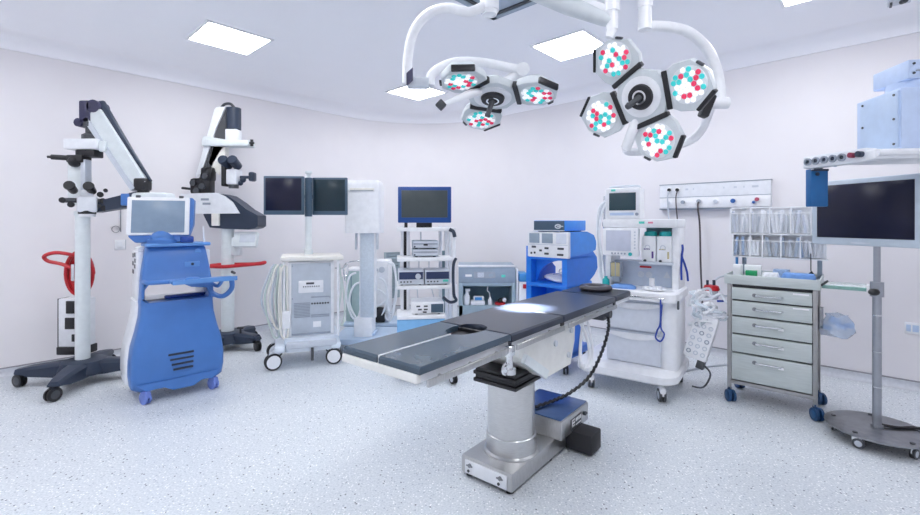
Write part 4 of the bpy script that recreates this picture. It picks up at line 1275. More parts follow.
    for k in range(5):
        m.cyl((-0.13 + k * 0.028, 0.085, 1.218), (-0.13 + k * 0.028, 0.079, 1.218), 0.008, n=8)
    part(dp, 'sockets', 'mid_grey', m)
    part(t, 'display_arm', 'light_grey', M().bx(-0.1, 0.0, 0.15, 0.3, 1.28, 1.36))
    fm = part(t, 'flow_meter', 'amber', M().bx(-0.165, -0.08, 0.16, 0.24, 1.0, 1.125, 0.008))
    part(fm, 'frame', 'mid_grey', M().bx(-0.17, -0.162, 0.155, 0.24, 0.995, 1.13).bx(-0.126, -0.118, 0.155, 0.17, 0.995, 1.13).bx(-0.082, -0.074, 0.155, 0.24, 0.995, 1.13).bx(-0.15, -0.09, 0.16, 0.23, 0.95, 1.0))
    part(t, 'hose_pole', 'chrome', M().cyl((-0.26, 0.28, 0.9), (-0.26, 0.28, 1.75), 0.011, n=10).bx(-0.27, -0.215, 0.25, 0.31, 1.46, 1.50))
    for k in range(3):
        x = -0.275 + 0.02 * k
        part(t, 'breathing_hose', 'hose_white' if k != 1 else 'light_grey', M().tube([(x + 0.03, 0.25, 1.70), (x - 0.02, 0.22, 1.62), (x - 0.03 - 0.01 * k, 0.20, 1.40), (x - 0.02, 0.2, 1.15), (x + 0.01, 0.16, 0.98), (x + 0.06, 0.10, 0.93)], 0.010, 7, sub=6))
    # right side: blue cords
    part(t, 'blue_cord', 'royal_cord', M().tube([(0.30, -0.03, 0.88), (0.31, -0.07, 0.80), (0.305, -0.07, 0.66), (0.28, -0.06, 0.60), (0.27, -0.06, 0.54), (0.31, -0.07, 0.52), (0.335, -0.06, 0.58), (0.31, -0.07, 0.64), (0.315, -0.05, 0.82)], 0.007, 6, sub=5))
    part(t, 'blue_cord', 'royal_cord', M().tube([(0.415, 0.30, 1.30), (0.42, 0.28, 1.26), (0.415, 0.27, 1.20), (0.43, 0.30, 1.14), (0.445, 0.34, 1.06), (0.45, 0.36, 0.98)], 0.009, 6, sub=5).tube([(0.415, 0.27, 1.20), (0.415, 0.24, 1.10), (0.42, 0.22, 1.0)], 0.009, 6, sub=4))
    part(t, 'side_clip', 'dark_grey', M().bx(0.42, 0.435, 0.0, 0.03, 0.78, 0.85, 0.004))
    return t


AN = anaesthesia()
w = to_world(AN, (-0.055, 0.14, 1.525))
t = thing('patient_monitor', 'white patient monitor with handle standing on top of the anaesthesia machine', 'monitor', *w, -35)
pm = part(t, 'case', 'white', M().bx(-0.158, 0.155, 0.0, 0.17, 0.0, 0.285, 0.02))
part(pm, 'display', 'teal_screen', M().bx(-0.118, 0.118, -0.005, 0.004, 0.08, 0.24, 0.003))
part(pm, 'handle', 'light_grey', M().tube([(-0.13, 0.08, 0.28), (-0.11, 0.08, 0.30), (0.11, 0.08, 0.30), (0.13, 0.08, 0.28)], 0.012, 8, sub=3))
part(pm, 'key_strip', 'pale_blue', M().bx(-0.11, 0.10, -0.004, 0.003, 0.035, 0.06))
part(pm, 'dial', 'mid_grey', M().cyl((0.128, 0.0, 0.045), (0.128, -0.014, 0.045), 0.014))
part(pm, 'alarm_lamp', 'teal_lamp', M().bx(-0.10, -0.06, -0.006, 0.01, 0.255, 0.275, 0.004))
w = to_world(AN, (-0.02, 0.06, 0.915))
g = 'small items on the anaesthesia worktop'
one('blue_cloth', 'folded blue cloth on the anaesthesia machine worktop', 'cloth', 'blue_cloth', M().loft([rrect(-0.11, 0.10, -0.06, 0.06, 0.02, 0, 4), rrect(-0.105, 0.095, -0.06, 0.055, 0.02, 0.018, 4), rrect(-0.08, 0.06, -0.03, 0.05, 0.02, 0.032, 4)], smooth=False), *w, -30, g)
w = to_world(AN, (0.19, 0.18, 0.915))
one('syringe_box', 'small upright white box on the anaesthesia machine worktop', 'box', 'white', M().bx(-0.02, 0.02, -0.02, 0.02, 0, 0.09, 0.004).bx(-0.05, 0.06, -0.10, -0.03, 0, 0.025, 0.004), *w, -40, g)
w = to_world(AN, (-0.19, 0.10, 0.915))
one('teal_bottle', 'short teal bottle at the left end of the anaesthesia worktop', 'bottle', 'teal', M().lathe([(0.03, 0), (0.032, 0.02), (0.03, 0.06), (0.015, 0.075), (0.015, 0.09)], n=14), *w, 0, g)
w = to_world(AN, (0.24, 0.06, 0.915))
t = thing('instrument_dish', 'shallow white dish of wrapped items on the anaesthesia worktop', 'dish', *w, -40, g)
part(t, 'dish', 'white', M().lathe([(0.06, 0), (0.09, 0.012), (0.085, 0.016), (0.055, 0.006)], n=20))
part(t, 'packets', 'packet', M().bx(-0.05, 0.03, -0.03, 0.0, 0.01, 0.03).bx(-0.02, 0.05, 0.0, 0.03, 0.01, 0.035))


# ------------------------------------------------------------------ perforated rack, tubing and red bottle between machine and trolley
t = thing('perforated_rack', 'white perforated plastic rack leaning on the side of the anaesthesia machine', 'rack', 1.985, 3.80, 0.365, -40)
xf = Matrix.Rotation(R(14), 4, 'Y') @ Matrix.Rotation(R(-10), 4, 'X')
rk = part(t, 'case', 'white', M(xf).bx(-0.095, 0.085, 0.0, 0.10, -0.02, 0.36, 0.012))
for i in range(3):
    for j in range(5):
        part(rk, 'hole', 'light_grey' if (i + j) % 4 else 'mid_grey', M(xf).ring((-0.06 + i * 0.055, 0.002, 0.03 + j * 0.058), (-0.06 + i * 0.055, -0.006, 0.03 + j * 0.058), 0.019, 0.011, 12))
part(t, 'hanger', 'light_grey', M(xf).bx(-0.02, 0.02, 0.1, 0.16, 0.30, 0.34))
part(t, 'foot_bracket', 'dark_grey', M(xf).bx(0.02, 0.08, 0.02, 0.10, -0.09, -0.02, 0.006).tube([(0.08, 0.05, -0.05), (0.14, 0.05, -0.10), (0.12, 0.05, -0.22), (0.04, 0.04, -0.25)], 0.008, 6, sub=4))
t = thing('tubing_bundle', 'loose bundle of clear and white tubes beside the drawer trolley', 'tubing', 2.09, 3.84, 0.66, 0)
rr = random.Random(3)
for k in range(18):
    a = Vector((rr.uniform(-0.14, 0.0), rr.uniform(-0.05, 0.06), rr.uniform(-0.04, 0.22)))
    pts = [a]
    for i in range(5):
        a = a + Vector((rr.uniform(-0.03, 0.10), rr.uniform(-0.04, 0.04), rr.uniform(-0.07, 0.06)))
        pts.append(a)
    part(t, 'tube', ('hose_white', 'white', 'plastic_tube')[k % 3], M().tube(pts, 0.011 if k % 2 else 0.015, 7, sub=5))
for k in range(4):
    c = (rr.uniform(-0.1, 0.08), rr.uniform(-0.08, -0.03), rr.uniform(0.04, 0.16))
    part(t, 'connector', 'white', M().cyl(c, (c[0] + 0.05, c[1], c[2] + 0.02), 0.018, 0.014, n=12))
part(t, 'sheet', 'packet', M(Matrix.Rotation(R(18), 4, 'Z') @ Matrix.Rotation(R(8), 4, 'X')).bx(-0.02, 0.17, -0.10, 0.02, 0.05, 0.062, 0.003))
part(t, 'blue_tab', 'royal_cord', M().bx(0.10, 0.16, -0.02, -0.005, 0.16, 0.175))
t = thing('suction_jar', 'clear jar with a red lid standing above the tubing bundle', 'jar', 2.195, 3.93, 0.83, -30)
part(t, 'jar', 'plastic_jar', M().lathe([(0.05, 0), (0.055, 0.01), (0.05, 0.075)], n=18))
lid = part(t, 'lid', 'red', M().lathe([(0.062, 0.075), (0.065, 0.085), (0.055, 0.115), (0.04, 0.12)], n=18))
part(lid, 'nozzle', 'navy', M().cyl((-0.03, 0, 0.118), (-0.03, 0, 0.16), 0.011, n=8).cyl((0.02, 0, 0.118), (0.02, 0, 0.165), 0.012, n=8))
part(lid, 'tube', 'light_grey', M().tube([(0.02, 0, 0.15), (0.06, 0.02, 0.19), (0.13, 0.03, 0.205), (0.22, 0.05, 0.19)], 0.008, 6, sub=5))
part(t, 'bracket', 'light_grey', M().ring((0, 0, 0.03), (0, 0, 0.04), 0.066, 0.056, 20).bx(0.06, 0.17, -0.01, 0.01, 0.03, 0.04))


# ------------------------------------------------------------------ stainless drawer trolley
def trolley():
    t = thing('drawer_trolley', 'stainless steel drawer trolley with five drawers and blue casters', 'trolley', 2.479, 3.586, 0, -41)
    for x in (-0.292, 0.277):
        for y in (0.015, 0.415):
            part(t, 'post', 'trolley_frame', M().bx(x - 0.014, x + 0.014, y - 0.014, y + 0.014, 0.10, 1.0, 0.002))
            caster(t, x, y, 0.048, 0.024, 'wheel_blue', 'wheel_hub', 'wheel_blue', 35, 0.02)
    part(t, 'cabinet', 'trolley_frame', M().bx(-0.278, 0.263, 0.056, 0.42, 0.165, 0.99))
    part(t, 'gap_shade_board', 'dark_grey', M().bx(-0.274, 0.26, 0.040, 0.055, 0.17, 0.98))  # dark board puts shade into the gaps between the drawers
    part(t, 'bottom_rail', 'trolley_frame', M().bx(-0.295, 0.28, 0.0, 0.43, 0.150, 0.18, 0.003))
    zz = [0.965, 0.853, 0.722, 0.574, 0.418, 0.185]
    for z1, z0 in zip(zz, zz[1:]):
        d = part(t, 'drawer', 'trolley_steel', M().bx(-0.272, 0.258, 0.0, 0.038, z0 + 0.005, z1 - 0.009, 0.002))
        zc = z1 - 0.062
        part(d, 'handle', 'chrome', M().tube([(-0.105, 0.0, zc), (-0.10, -0.028, zc), (0.07, -0.028, zc), (0.075, 0.0, zc)], 0.009, 8))
        part(d, 'keyhole', 'steel_dark', M().cyl((-0.112, 0.002, zc), (-0.112, -0.006, zc), 0.016, n=12))
        part(d, 'card_slot', 'white', M().bx(0.14, 0.24, -0.003, 0.001, z1 - 0.030, z1 - 0.018) if z1 > 0.75 else M().bx(0.05, 0.085, -0.034, -0.026, zc - 0.014, zc + 0.002))
    tp = part(t, 'worktop', 'trolley_steel', M().bx(-0.325, 0.31, -0.02, 0.45, 0.985, 1.03, 0.006))
    part(tp, 'rim', 'trolley_steel', M().bx(-0.325, 0.31, -0.022, -0.008, 1.0, 1.062, 0.004).bx(-0.325, 0.31, 0.438, 0.45, 1.0, 1.07, 0.004).bx(-0.325, -0.312, -0.02, 0.45, 1.0, 1.062, 0.004).bx(0.298, 0.31, -0.02, 0.45, 1.0, 1.062, 0.004))
    # side shelf flap and bracket on the right
    fl = part(t, 'side_shelf', 'glass_top', M().bx(0.315, 0.575, 0.05, 0.36, 1.01, 1.022, 0.002))
    part(fl, 'shelf_edge', 'glass_edge', M().bx(0.315, 0.575, 0.04, 0.052, 0.998, 1.024, 0.002))
    part(fl, 'end_clip', 'white', M().bx(0.565, 0.605, 0.03, 0.10, 0.995, 1.045, 0.004))
    part(fl, 'lever', 'dark_grey', M().cyl((0.31, 0.03, 1.02), (0.35, 0.01, 1.06), 0.008, n=8))
    # upright posts for the bin rack
    for x in (-0.25, 0.285):
        part(t, 'rack_post', 'slate', M().bx(x - 0.016, x + 0.016, 0.43, 0.455, 1.03, 1.62, 0.003))
    part(t, 'post_strip', 'azure', M().bx(-0.315, -0.295, 0.415, 0.43, 1.03, 1.2))
    return t


TR = trolley()
w = to_world(TR, (0, 0.33, 1.195))
t = thing('bin_rack', 'clear two-row bin rack filled with wrapped syringes above the drawer trolley', 'bin rack', *w, -41)
part(t, 'back_board', 'white', M().bx(-0.33, 0.33, 0.085, 0.098, 0.0, 0.42))
rows = ((0.205, 0.425, [-0.335, -0.185, -0.045, 0.10, 0.235, 0.335]), (0.005, 0.19, [-0.315, -0.185, -0.095, 0.035, 0.165, 0.335]))
rr = random.Random(11)
for z0, z1, xs in rows:
    sh = part(t, 'row_shelf', 'white', M().bx(xs[0] - 0.006, xs[-1] + 0.006, -0.03, 0.09, z0 - 0.012, z0, 0.002).bx(xs[0] - 0.006, xs[-1] + 0.006, 0.05, 0.09, z1, z1 + 0.01, 0.002))
    for i, (xa, xb) in enumerate(zip(xs, xs[1:])):
        b = part(t, 'bin', 'plastic_clear', M().bx(xa + 0.004, xb - 0.004, -0.05, -0.045, z0 + 0.002, z1 - 0.045).bx(xa + 0.004, xa + 0.007, -0.045, 0.08, z0 + 0.002, z1 - 0.03).bx(xb - 0.007, xb - 0.004, -0.045, 0.08, z0 + 0.002, z1 - 0.03).bx(xa + 0.004, xb - 0.004, -0.045, 0.08, z0 + 0.002, z0 + 0.006))
        part(b, 'bin_edge', 'white', M().bx(xa + 0.002, xb - 0.002, -0.052, -0.044, z1 - 0.05, z1 - 0.043).bx(xa - 0.003, xa + 0.007, -0.052, 0.085, z0, z1))
        n_ = max(4, int((xb - xa) / 0.02))
        for k in range(n_):
            x = xa + 0.014 + (xb - xa - 0.028) * k / (n_ - 1)
            hgt = (z1 - z0) * rr.uniform(0.62, 0.9)
            tilt = R(rr.uniform(-9, 9))
            mt = rr.choice(['packet', 'packet', 'white', 'light_grey', 'packet_blue' if z0 < 0.1 else 'packet_pale', 'blue_grey' if z0 < 0.1 else 'packet'])
            part(b, 'packet', mt, M(Matrix.Translation((x, rr.uniform(-0.03, 0.03), z0 + 0.008)) @ Matrix.Rotation(tilt, 4, 'Y')).bx(-0.011, 0.011, -0.006, 0.006, 0, hgt, 0.003, 1))
part(t, 'tag_cord', 'black', M().cyl((0.235, -0.055, 0.05), (0.236, -0.055, -0.09), 0.004, n=6).prism([(0.21, -0.125), (0.265, -0.125), (0.24, -0.09)], 'y', -0.065, -0.045))
g = 'supplies on the trolley top'
for nm, lab, cat, mt, x0, x1, y0, y1, h, deg in (
        ('carton', 'green carton on the steel trolley top', 'box', 'green', -0.19, -0.11, 0.08, 0.16, 0.05, 4),
        ('carton', 'tall white carton at the left end of the steel trolley top', 'box', 'white', -0.29, -0.23, 0.16, 0.24, 0.09, -3),
        ('carton', 'flat white carton behind the green carton on the trolley', 'box', 'white', -0.22, -0.10, 0.22, 0.32, 0.085, 6),
        ('drape_pack', 'large flat blue drape pack at the right of the trolley top', 'drape', 'blue_cloth', 0.06, 0.27, 0.06, 0.22, 0.045, -2),
        ('drape_pack', 'small pale wrapped pack in the middle of the trolley top', 'drape', 'packet', -0.08, 0.04, 0.08, 0.2, 0.04, 8),
        ('drape_pack', 'blue and white wrapped pack behind the pale one on the trolley', 'drape', 'packet_blue', -0.02, 0.10, 0.25, 0.34, 0.06, -6)):
    w = to_world(TR, ((x0 + x1) / 2, (y0 + y1) / 2, 1.03))
    a, b, h = (x1 - x0) / 2, (y1 - y0) / 2, h + 0.012
    m = M()
    if cat == 'box':
        m.bx(-a, a, -b, b, 0, h, 0.002).bx(-a * 0.98, a * 0.98, -0.004, 0.004, h - 0.001, h + 0.002)
    else:
        m.loft([rrect(-a, a, -b, b, 0.02, 0, 4), rrect(-a * 1.02, a * 1.02, -b * 1.02, b * 1.02, 0.025, h * 0.5, 4), rrect(-a * 0.9, a * 0.9, -b * 0.9, b * 0.9, 0.02, h, 4)])
    one(nm, lab, cat, mt, m, *w, -41 + deg, g)
# clear bag hanging on the trolley side
w = to_world(TR, (0.30, 0.12, 0.64))
t = thing('plastic_bag', 'clear blue plastic bag hanging on the right side of the trolley', 'bag', *w, -41)
rr = random.Random(5)
m = M()
rg = []
for i in range(9):
    z = 0.155 * i / 8
    ring_ = []
    for k in range(16):
        a = 2 * math.pi * k / 16
        j = rr.uniform(0.85, 1.12)
        wv = 0.6 + 0.4 * math.sin(math.pi * min(1, (i + 1.2) / 8))
        ring_.append((0.10 + 0.11 * math.cos(a) * j * wv, 0.09 * math.sin(a) * j * wv, z + 0.012 * math.cos(a * 3 + i)))
    rg.append(ring_)
m.loft(rg, smooth=False)
part(t, 'film', 'plastic_bag', m)
m = M()
for k in range(9):
    c = (rr.uniform(0.04, 0.17), rr.uniform(-0.04, 0.04), rr.uniform(0.03, 0.125))
    m.bx(c[0] - 0.03, c[0] + 0.03, c[1] - 0.02, c[1] + 0.02, c[2] - 0.015, c[2] + 0.015, 0.008, rot=Matrix.Rotation(rr.uniform(-1, 1), 4, 'Y'))
part(t, 'crumpled_wraps', 'blue_cloth', m, kind='stuff')
part(t, 'holder', 'steel_dark', M().bx(-0.012, 0.02, -0.05, 0.05, 0.04, 0.20, 0.004))


# ------------------------------------------------------------------ monitor on a round base
def monitor_stand():
    t = thing('monitor_stand', 'large silver framed monitor on a grey pole with round steel base', 'monitor', 2.854, 3.08, 0, 0)
    part(t, 'base_plate', 'steel_dark', M().lathe([(0.268, 0.082), (0.283, 0.086), (0.283, 0.094), (0.273, 0.098)], n=48))
    for k in range(5):
        a = R(200 + 72 * k)
        caster(t, 0.235 * math.cos(a), 0.235 * math.sin(a), 0.033, 0.012, 'dark_grey', 'light_grey', 'chrome', 72 * k + 40, 0.02)
        part(t, 'bolt', 'dark_grey', M().cyl((0.235 * math.cos(a), 0.235 * math.sin(a), 0.097), (0.235 * math.cos(a), 0.235 * math.sin(a), 0.104), 0.014, n=10))
    part(t, 'pole', 'pole_grey', M().cyl((0, 0, 0.097), (0, 0, 1.06), 0.0245, n=20).cyl((0, 0, 0.097), (0, 0, 0.115), 0.033, n=20).cyl((0, 0, 1.06), (0, 0, 1.62), 0.019, n=20))
    for z in (0.86, 0.61, 0.37):
        part(t, 'pole_ring', 'chrome', M().cyl((0, 0, z), (0, 0, z + 0.005), 0.026, n=20))
    cl = part(t, 'clamp', 'pole_grey', M().cyl((0, 0, 0.99), (0, 0, 1.09), 0.037, n=20))
    part(cl, 'clamp_knob', 'black', M().cyl((-0.03, -0.03, 1.03), (-0.07, -0.06, 1.03), 0.016).ball((-0.08, -0.065, 1.03), 0.032, 12, (1, 1, 0.75)))
    part(t, 'base_cable', 'black', M().tube([(0.03, 0.0, 0.112), (0.12, -0.03, 0.106), (0.22, -0.03, 0.106), (0.32, -0.05, 0.09), (0.40, -0.06, 0.02), (0.6, -0.05, 0.012)], 0.010, 8, sub=5))
    c = Vector((2.763 - 2.854, 3.106 - 3.08, 1.575))
    xf = Matrix.Translation(c) @ Matrix.Rotation(math.atan2(-0.97, 0.24), 4, 'Z')
    # local x runs along the screen (left edge -> right edge), local +y is behind the screen
    mo = part(t, 'monitor', 'bezel_silver', M(xf).bx(-0.338, 0.342, 0.0, 0.05, -0.24, 0.228, 0.012).bx(-0.25, 0.25, 0.05, 0.075, -0.15, 0.15, 0.012))
    part(mo, 'display', 'screen_black', M(xf).bx(-0.294, 0.308, -0.004, 0.004, -0.188, 0.194, 0.002))
    part(mo, 'name_mark', 'light_grey', M(xf).bx(-0.06, 0.06, -0.003, 0.002, -0.226, -0.216))
    part(mo, 'mount', 'pole_grey', M(xf).bx(-0.06, 0.06, 0.07, 0.11, -0.06, 0.06, 0.008))
    return t


monitor_stand()


# ------------------------------------------------------------------ ceiling pendant at the right
def pendant():
    t = thing('ceiling_pendant', 'pale blue ceiling supply pendant with socket rail above the monitor', 'supply pendant', 2.535, 2.60, ZH, 0)
    DZ = -0.012
    Z = -ZH + DZ
    # main box: left face (turned to the room) and front face
    ang = -9
    xf = Matrix.Rotation(R(ang), 4, 'Z')
    part(t, 'drop_tube', 'white_metal', M(xf).cyl((0.30, 0.14, Z + 2.42), (0.30, 0.14, 0), 0.07, n=20))
    up = part(t, 'arm_box', 'pendant_blue', M(xf).bx(0.065, 0.50, 0.02, 0.30, Z + 2.345, Z + 2.455, 0.008))
    part(up, 'arm_neck', 'pendant_blue', M(xf).cyl((0.2, 0.15, Z + 2.26), (0.2, 0.15, Z + 2.35), 0.14, n=24))
    bd = part(t, 'console', 'pendant_blue', M(xf).bx(0.0, 0.42, -0.02, 0.34, Z + 1.93, Z + 2.285, 0.006))
    part(bd, 'side_cover', 'pale_blue', M(xf).bx(-0.013, 0.001, -0.008, 0.29, Z + 1.94, Z + 2.272, 0.003))
    m = M(xf)
    for y in (0.015, 0.265):
        for z in (1.965, 2.11, 2.25):
            m.cyl((-0.013, y, Z + z), (-0.018, y, Z + z), 0.007, n=8)
    for z in (2.375, 2.43):
        m.cyl((0.09, 0.022, Z + z), (0.09, 0.014, Z + z), 0.007, n=8)
    part(bd, 'screws', 'dark_grey', m, kind='stuff')
    part(bd, 'front_seam', 'mid_grey', M(xf).bx(0.10, 0.26, 0.012, 0.02, Z + 2.385, Z + 2.392))
    part(t, 'lower_tray', 'white', M(xf).bx(-0.165, 0.42, -0.06, 0.25, Z + 1.872, Z + 1.93, 0.01))
    part(t, 'tray_handle', 'white', M(xf).cyl((-0.155, -0.07, Z + 1.905), (0.42, -0.07, Z + 1.905), 0.018, n=12))
    # socket rail running back along the wall side
    xr = Matrix.Translation((-0.14, 0.03, 0.012)) @ Matrix.Rotation(R(101), 4, 'Z')
    rl = part(t, 'socket_rail', 'white_metal', M(xr).bx(0.0, 0.40, -0.06, 0.02, Z + 1.855, Z + 1.935, 0.008))
    for k in range(5):
        x = 0.14 + 0.055 * k
        part(rl, 'socket', 'mid_grey', M(xr).ring((x, 0.02, Z + 1.897), (x, 0.032, Z + 1.897), 0.024, 0.015, 16))
        part(rl, 'socket_core', 'navy', M(xr).cyl((x, 0.015, Z + 1.897), (x, 0.026, Z + 1.897), 0.012, n=12))
    part(rl, 'plug', 'navy', M(xr).cyl((0.03, 0.02, Z + 1.90), (0.03, 0.05, Z + 1.90), 0.018, n=12))
    part(rl, 'plug', 'red_dark', M(xr).cyl((0.075, 0.02, Z + 1.90), (0.075, 0.05, Z + 1.90), 0.016, n=12))
    part(rl, 'rail_bolts', 'light_grey', M(xr).cyl((0.2, 0.0, Z + 1.855), (0.2, 0.0, Z + 1.845), 0.008, n=8).cyl((0.35, 0.0, Z + 1.855), (0.35, 0.0, Z + 1.845), 0.008, n=8), kind='stuff')
    return t


pendant()
t = thing('blue_holder', 'blue board hanging under the pendant socket rail behind the monitor', 'holder', 2.385, 3.0, 1.602, 0)
part(t, 'board', 'holder_blue', M().bx(-0.06, 0.055, -0.02, 0.03, 0.0, 0.25, 0.006))
part(t, 'slot', 'navy', M().cyl((-0.02, -0.02, 0.215), (-0.02, -0.026, 0.215), 0.012).bx(-0.06, 0.055, -0.024, -0.018, 0.235, 0.25))
part(t, 'strap', 'navy', M().bx(-0.03, 0.03, -0.004, 0.012, 0.25, 0.262))


# ------------------------------------------------------------------ wall service panel on the right wall
def wall_xf(s_on_right, z, off=0.0):
    p = room(off, s_on_right)
    return Matrix.Translation((p.x, p.y, z)) @ Matrix.Rotation(math.atan2(DW.y, DW.x), 4, 'Z')


sp = thing('wall_service_panel', 'white wall service panel with gas outlets and sockets behind the anaesthesia machine', 'service panel')
sp.matrix_world = wall_xf(4.30, 1.655)
part(sp, 'housing', 'panel_white', M().bx(0.0, 1.12, -0.07, 0.0, 0.0, 0.285, 0.006))
part(sp, 'groove', 'mark_grey', M().bx(0.0, 1.12, -0.073, -0.069, 0.132, 0.138).bx(-0.003, 1.123, -0.074, 0.0, 0.285, 0.293).bx(-0.003, 1.123, -0.074, 0.0, -0.008, 0.0))
part(sp, 'lower_cover', 'white', M().bx(0.004, 1.116, -0.085, -0.07, 0.008, 0.128, 0.006))
for k, (x, z, c, r_) in enumerate(((0.115, 0.225, 'black', 0.022), (0.205, 0.222, 'black', 0.022), (0.115, 0.07, 'light_grey', 0.02), (0.27, 0.075, 'mid_grey', 0.024), (0.44, 0.08, 'mid_grey', 0.026), (0.61, 0.075, 'light_grey', 0.022), (0.78, 0.075, 'azure_dark', 0.026), (1.0, 0.085, 'red_soft', 0.022), (0.97, 0.055, 'azure_dark', 0.016))):
    y = -0.07 if z > 0.14 else -0.085
    o = part(sp, 'outlet', 'white', M().cyl((x, y, z), (x, y - 0.01, z), r_ + 0.008, n=16))
    part(o, 'plug', c, M().cyl((x, y - 0.008, z), (x, y - 0.03, z), r_ * 0.9, n=14))
m = M()
for x, w in ((0.29, 0.03), (0.37, 0.012), (0.68, 0.012), (0.78, 0.03), (0.87, 0.012), (0.95, 0.06)):
    m.bx(x, x + w, -0.073, -0.069, 0.215, 0.235)
part(sp, 'symbols', 'light_grey', m, kind='stuff')
for x, mt, zz in ((0.115, 'light_grey', -0.75), (0.21, 'dark_brown', -0.75), (0.445, 'dark_brown', -1.1)):
    part(sp, 'cord', mt, M().tube([(x, -0.105, 0.21 if x < 0.3 else 0.08), (x - 0.012, -0.115, 0.10 if x < 0.3 else 0.02), (x + 0.005, -0.10, -0.2), (x + 0.012, -0.09, zz * 0.6), (x + 0.03, -0.09, zz)], 0.010 if x > 0.3 else 0.007, 7, sub=5))

ws = thing('wall_socket', 'small white wall socket low on the right wall behind the monitor pole', 'socket')
ws.matrix_world = wall_xf(6.45, 0.5)
part(ws, 'plate', 'white', M().bx(-0.04, 0.06, -0.012, 0.0, 0.0, 0.10, 0.004))
part(ws, 'insert', 'pale_blue', M().bx(-0.03, 0.0, -0.016, -0.01, 0.02, 0.08, 0.003).bx(0.01, 0.05, -0.016, -0.01, 0.02, 0.08, 0.003))


def left_xf(s, z):
    p = LP + DU * s
    return Matrix.Translation((p.x, p.y, z)) @ Matrix.Rotation(A1, 4, 'Z')


wh = thing('wall_hook', 'thin wire ring hook on the left wall beside the blue screen cart', 'hook')
wh.matrix_world = left_xf(0.90, 1.36)
part(wh, 'ring', 'steel_dark', M().torus((0.0, -0.02, 0.06), 0.035, 0.004, 20, 6, rot=Matrix.Rotation(R(90), 3, 'X')))
part(wh, 'stem', 'steel_dark', M().cyl((0.045, -0.015, 0.03), (0.045, -0.015, 0.28), 0.005, n=6).cyl((0.045, 0, 0.25), (0.045, -0.015, 0.25), 0.006, n=6))
wb = thing('wall_switch', 'white switch plate on the left wall below the wire ring', 'switch')
wb.matrix_world = left_xf(0.89, 1.19)
part(wb, 'plate', 'white', M().bx(0.0, 0.10, -0.012, 0.0, 0.0, 0.11, 0.004))
part(wb, 'rocker', 'white_metal', M().bx(0.02, 0.07, -0.02, -0.01, 0.02, 0.09, 0.004))
part(wb, 'painted_edge_shade', 'mid_grey', M().bx(0.10, 0.104, -0.010, 0.0, 0.0, 0.11))  # solid grey strip stands in for shade at the plate edge

# low air return grille near the far corner
p = ((386 + 399) / 2 - 460) / 450
gr = thing('air_return_grille', 'grey air return grille low on the curved far wall left of the tower', 'vent', p * 7.42, 7.42, 0.25, 36)
gb = part(gr, 'frame', 'grille_grey', M().bx(-0.125, -0.105, -0.02, 0.06, 0, 0.75).bx(0.105, 0.125, -0.02, 0.06, 0, 0.75).bx(-0.125, 0.125, -0.02, 0.06, 0.73, 0.75).bx(-0.125, 0.125, -0.02, 0.06, 0, 0.02).bx(-0.11, 0.11, 0.02, 0.06, 0, 0.75))
sl = None
for k in range(14):
    z = 0.035 + 0.05 * k
    o = part(gr, 'slat', 'grille_grey', M().bx(-0.105, 0.105, -0.012, 0.02, z, z + 0.036, 0.004)) if sl is None else twin(sl, gr, (0, 0, 0.05 * k))
    sl = sl or o


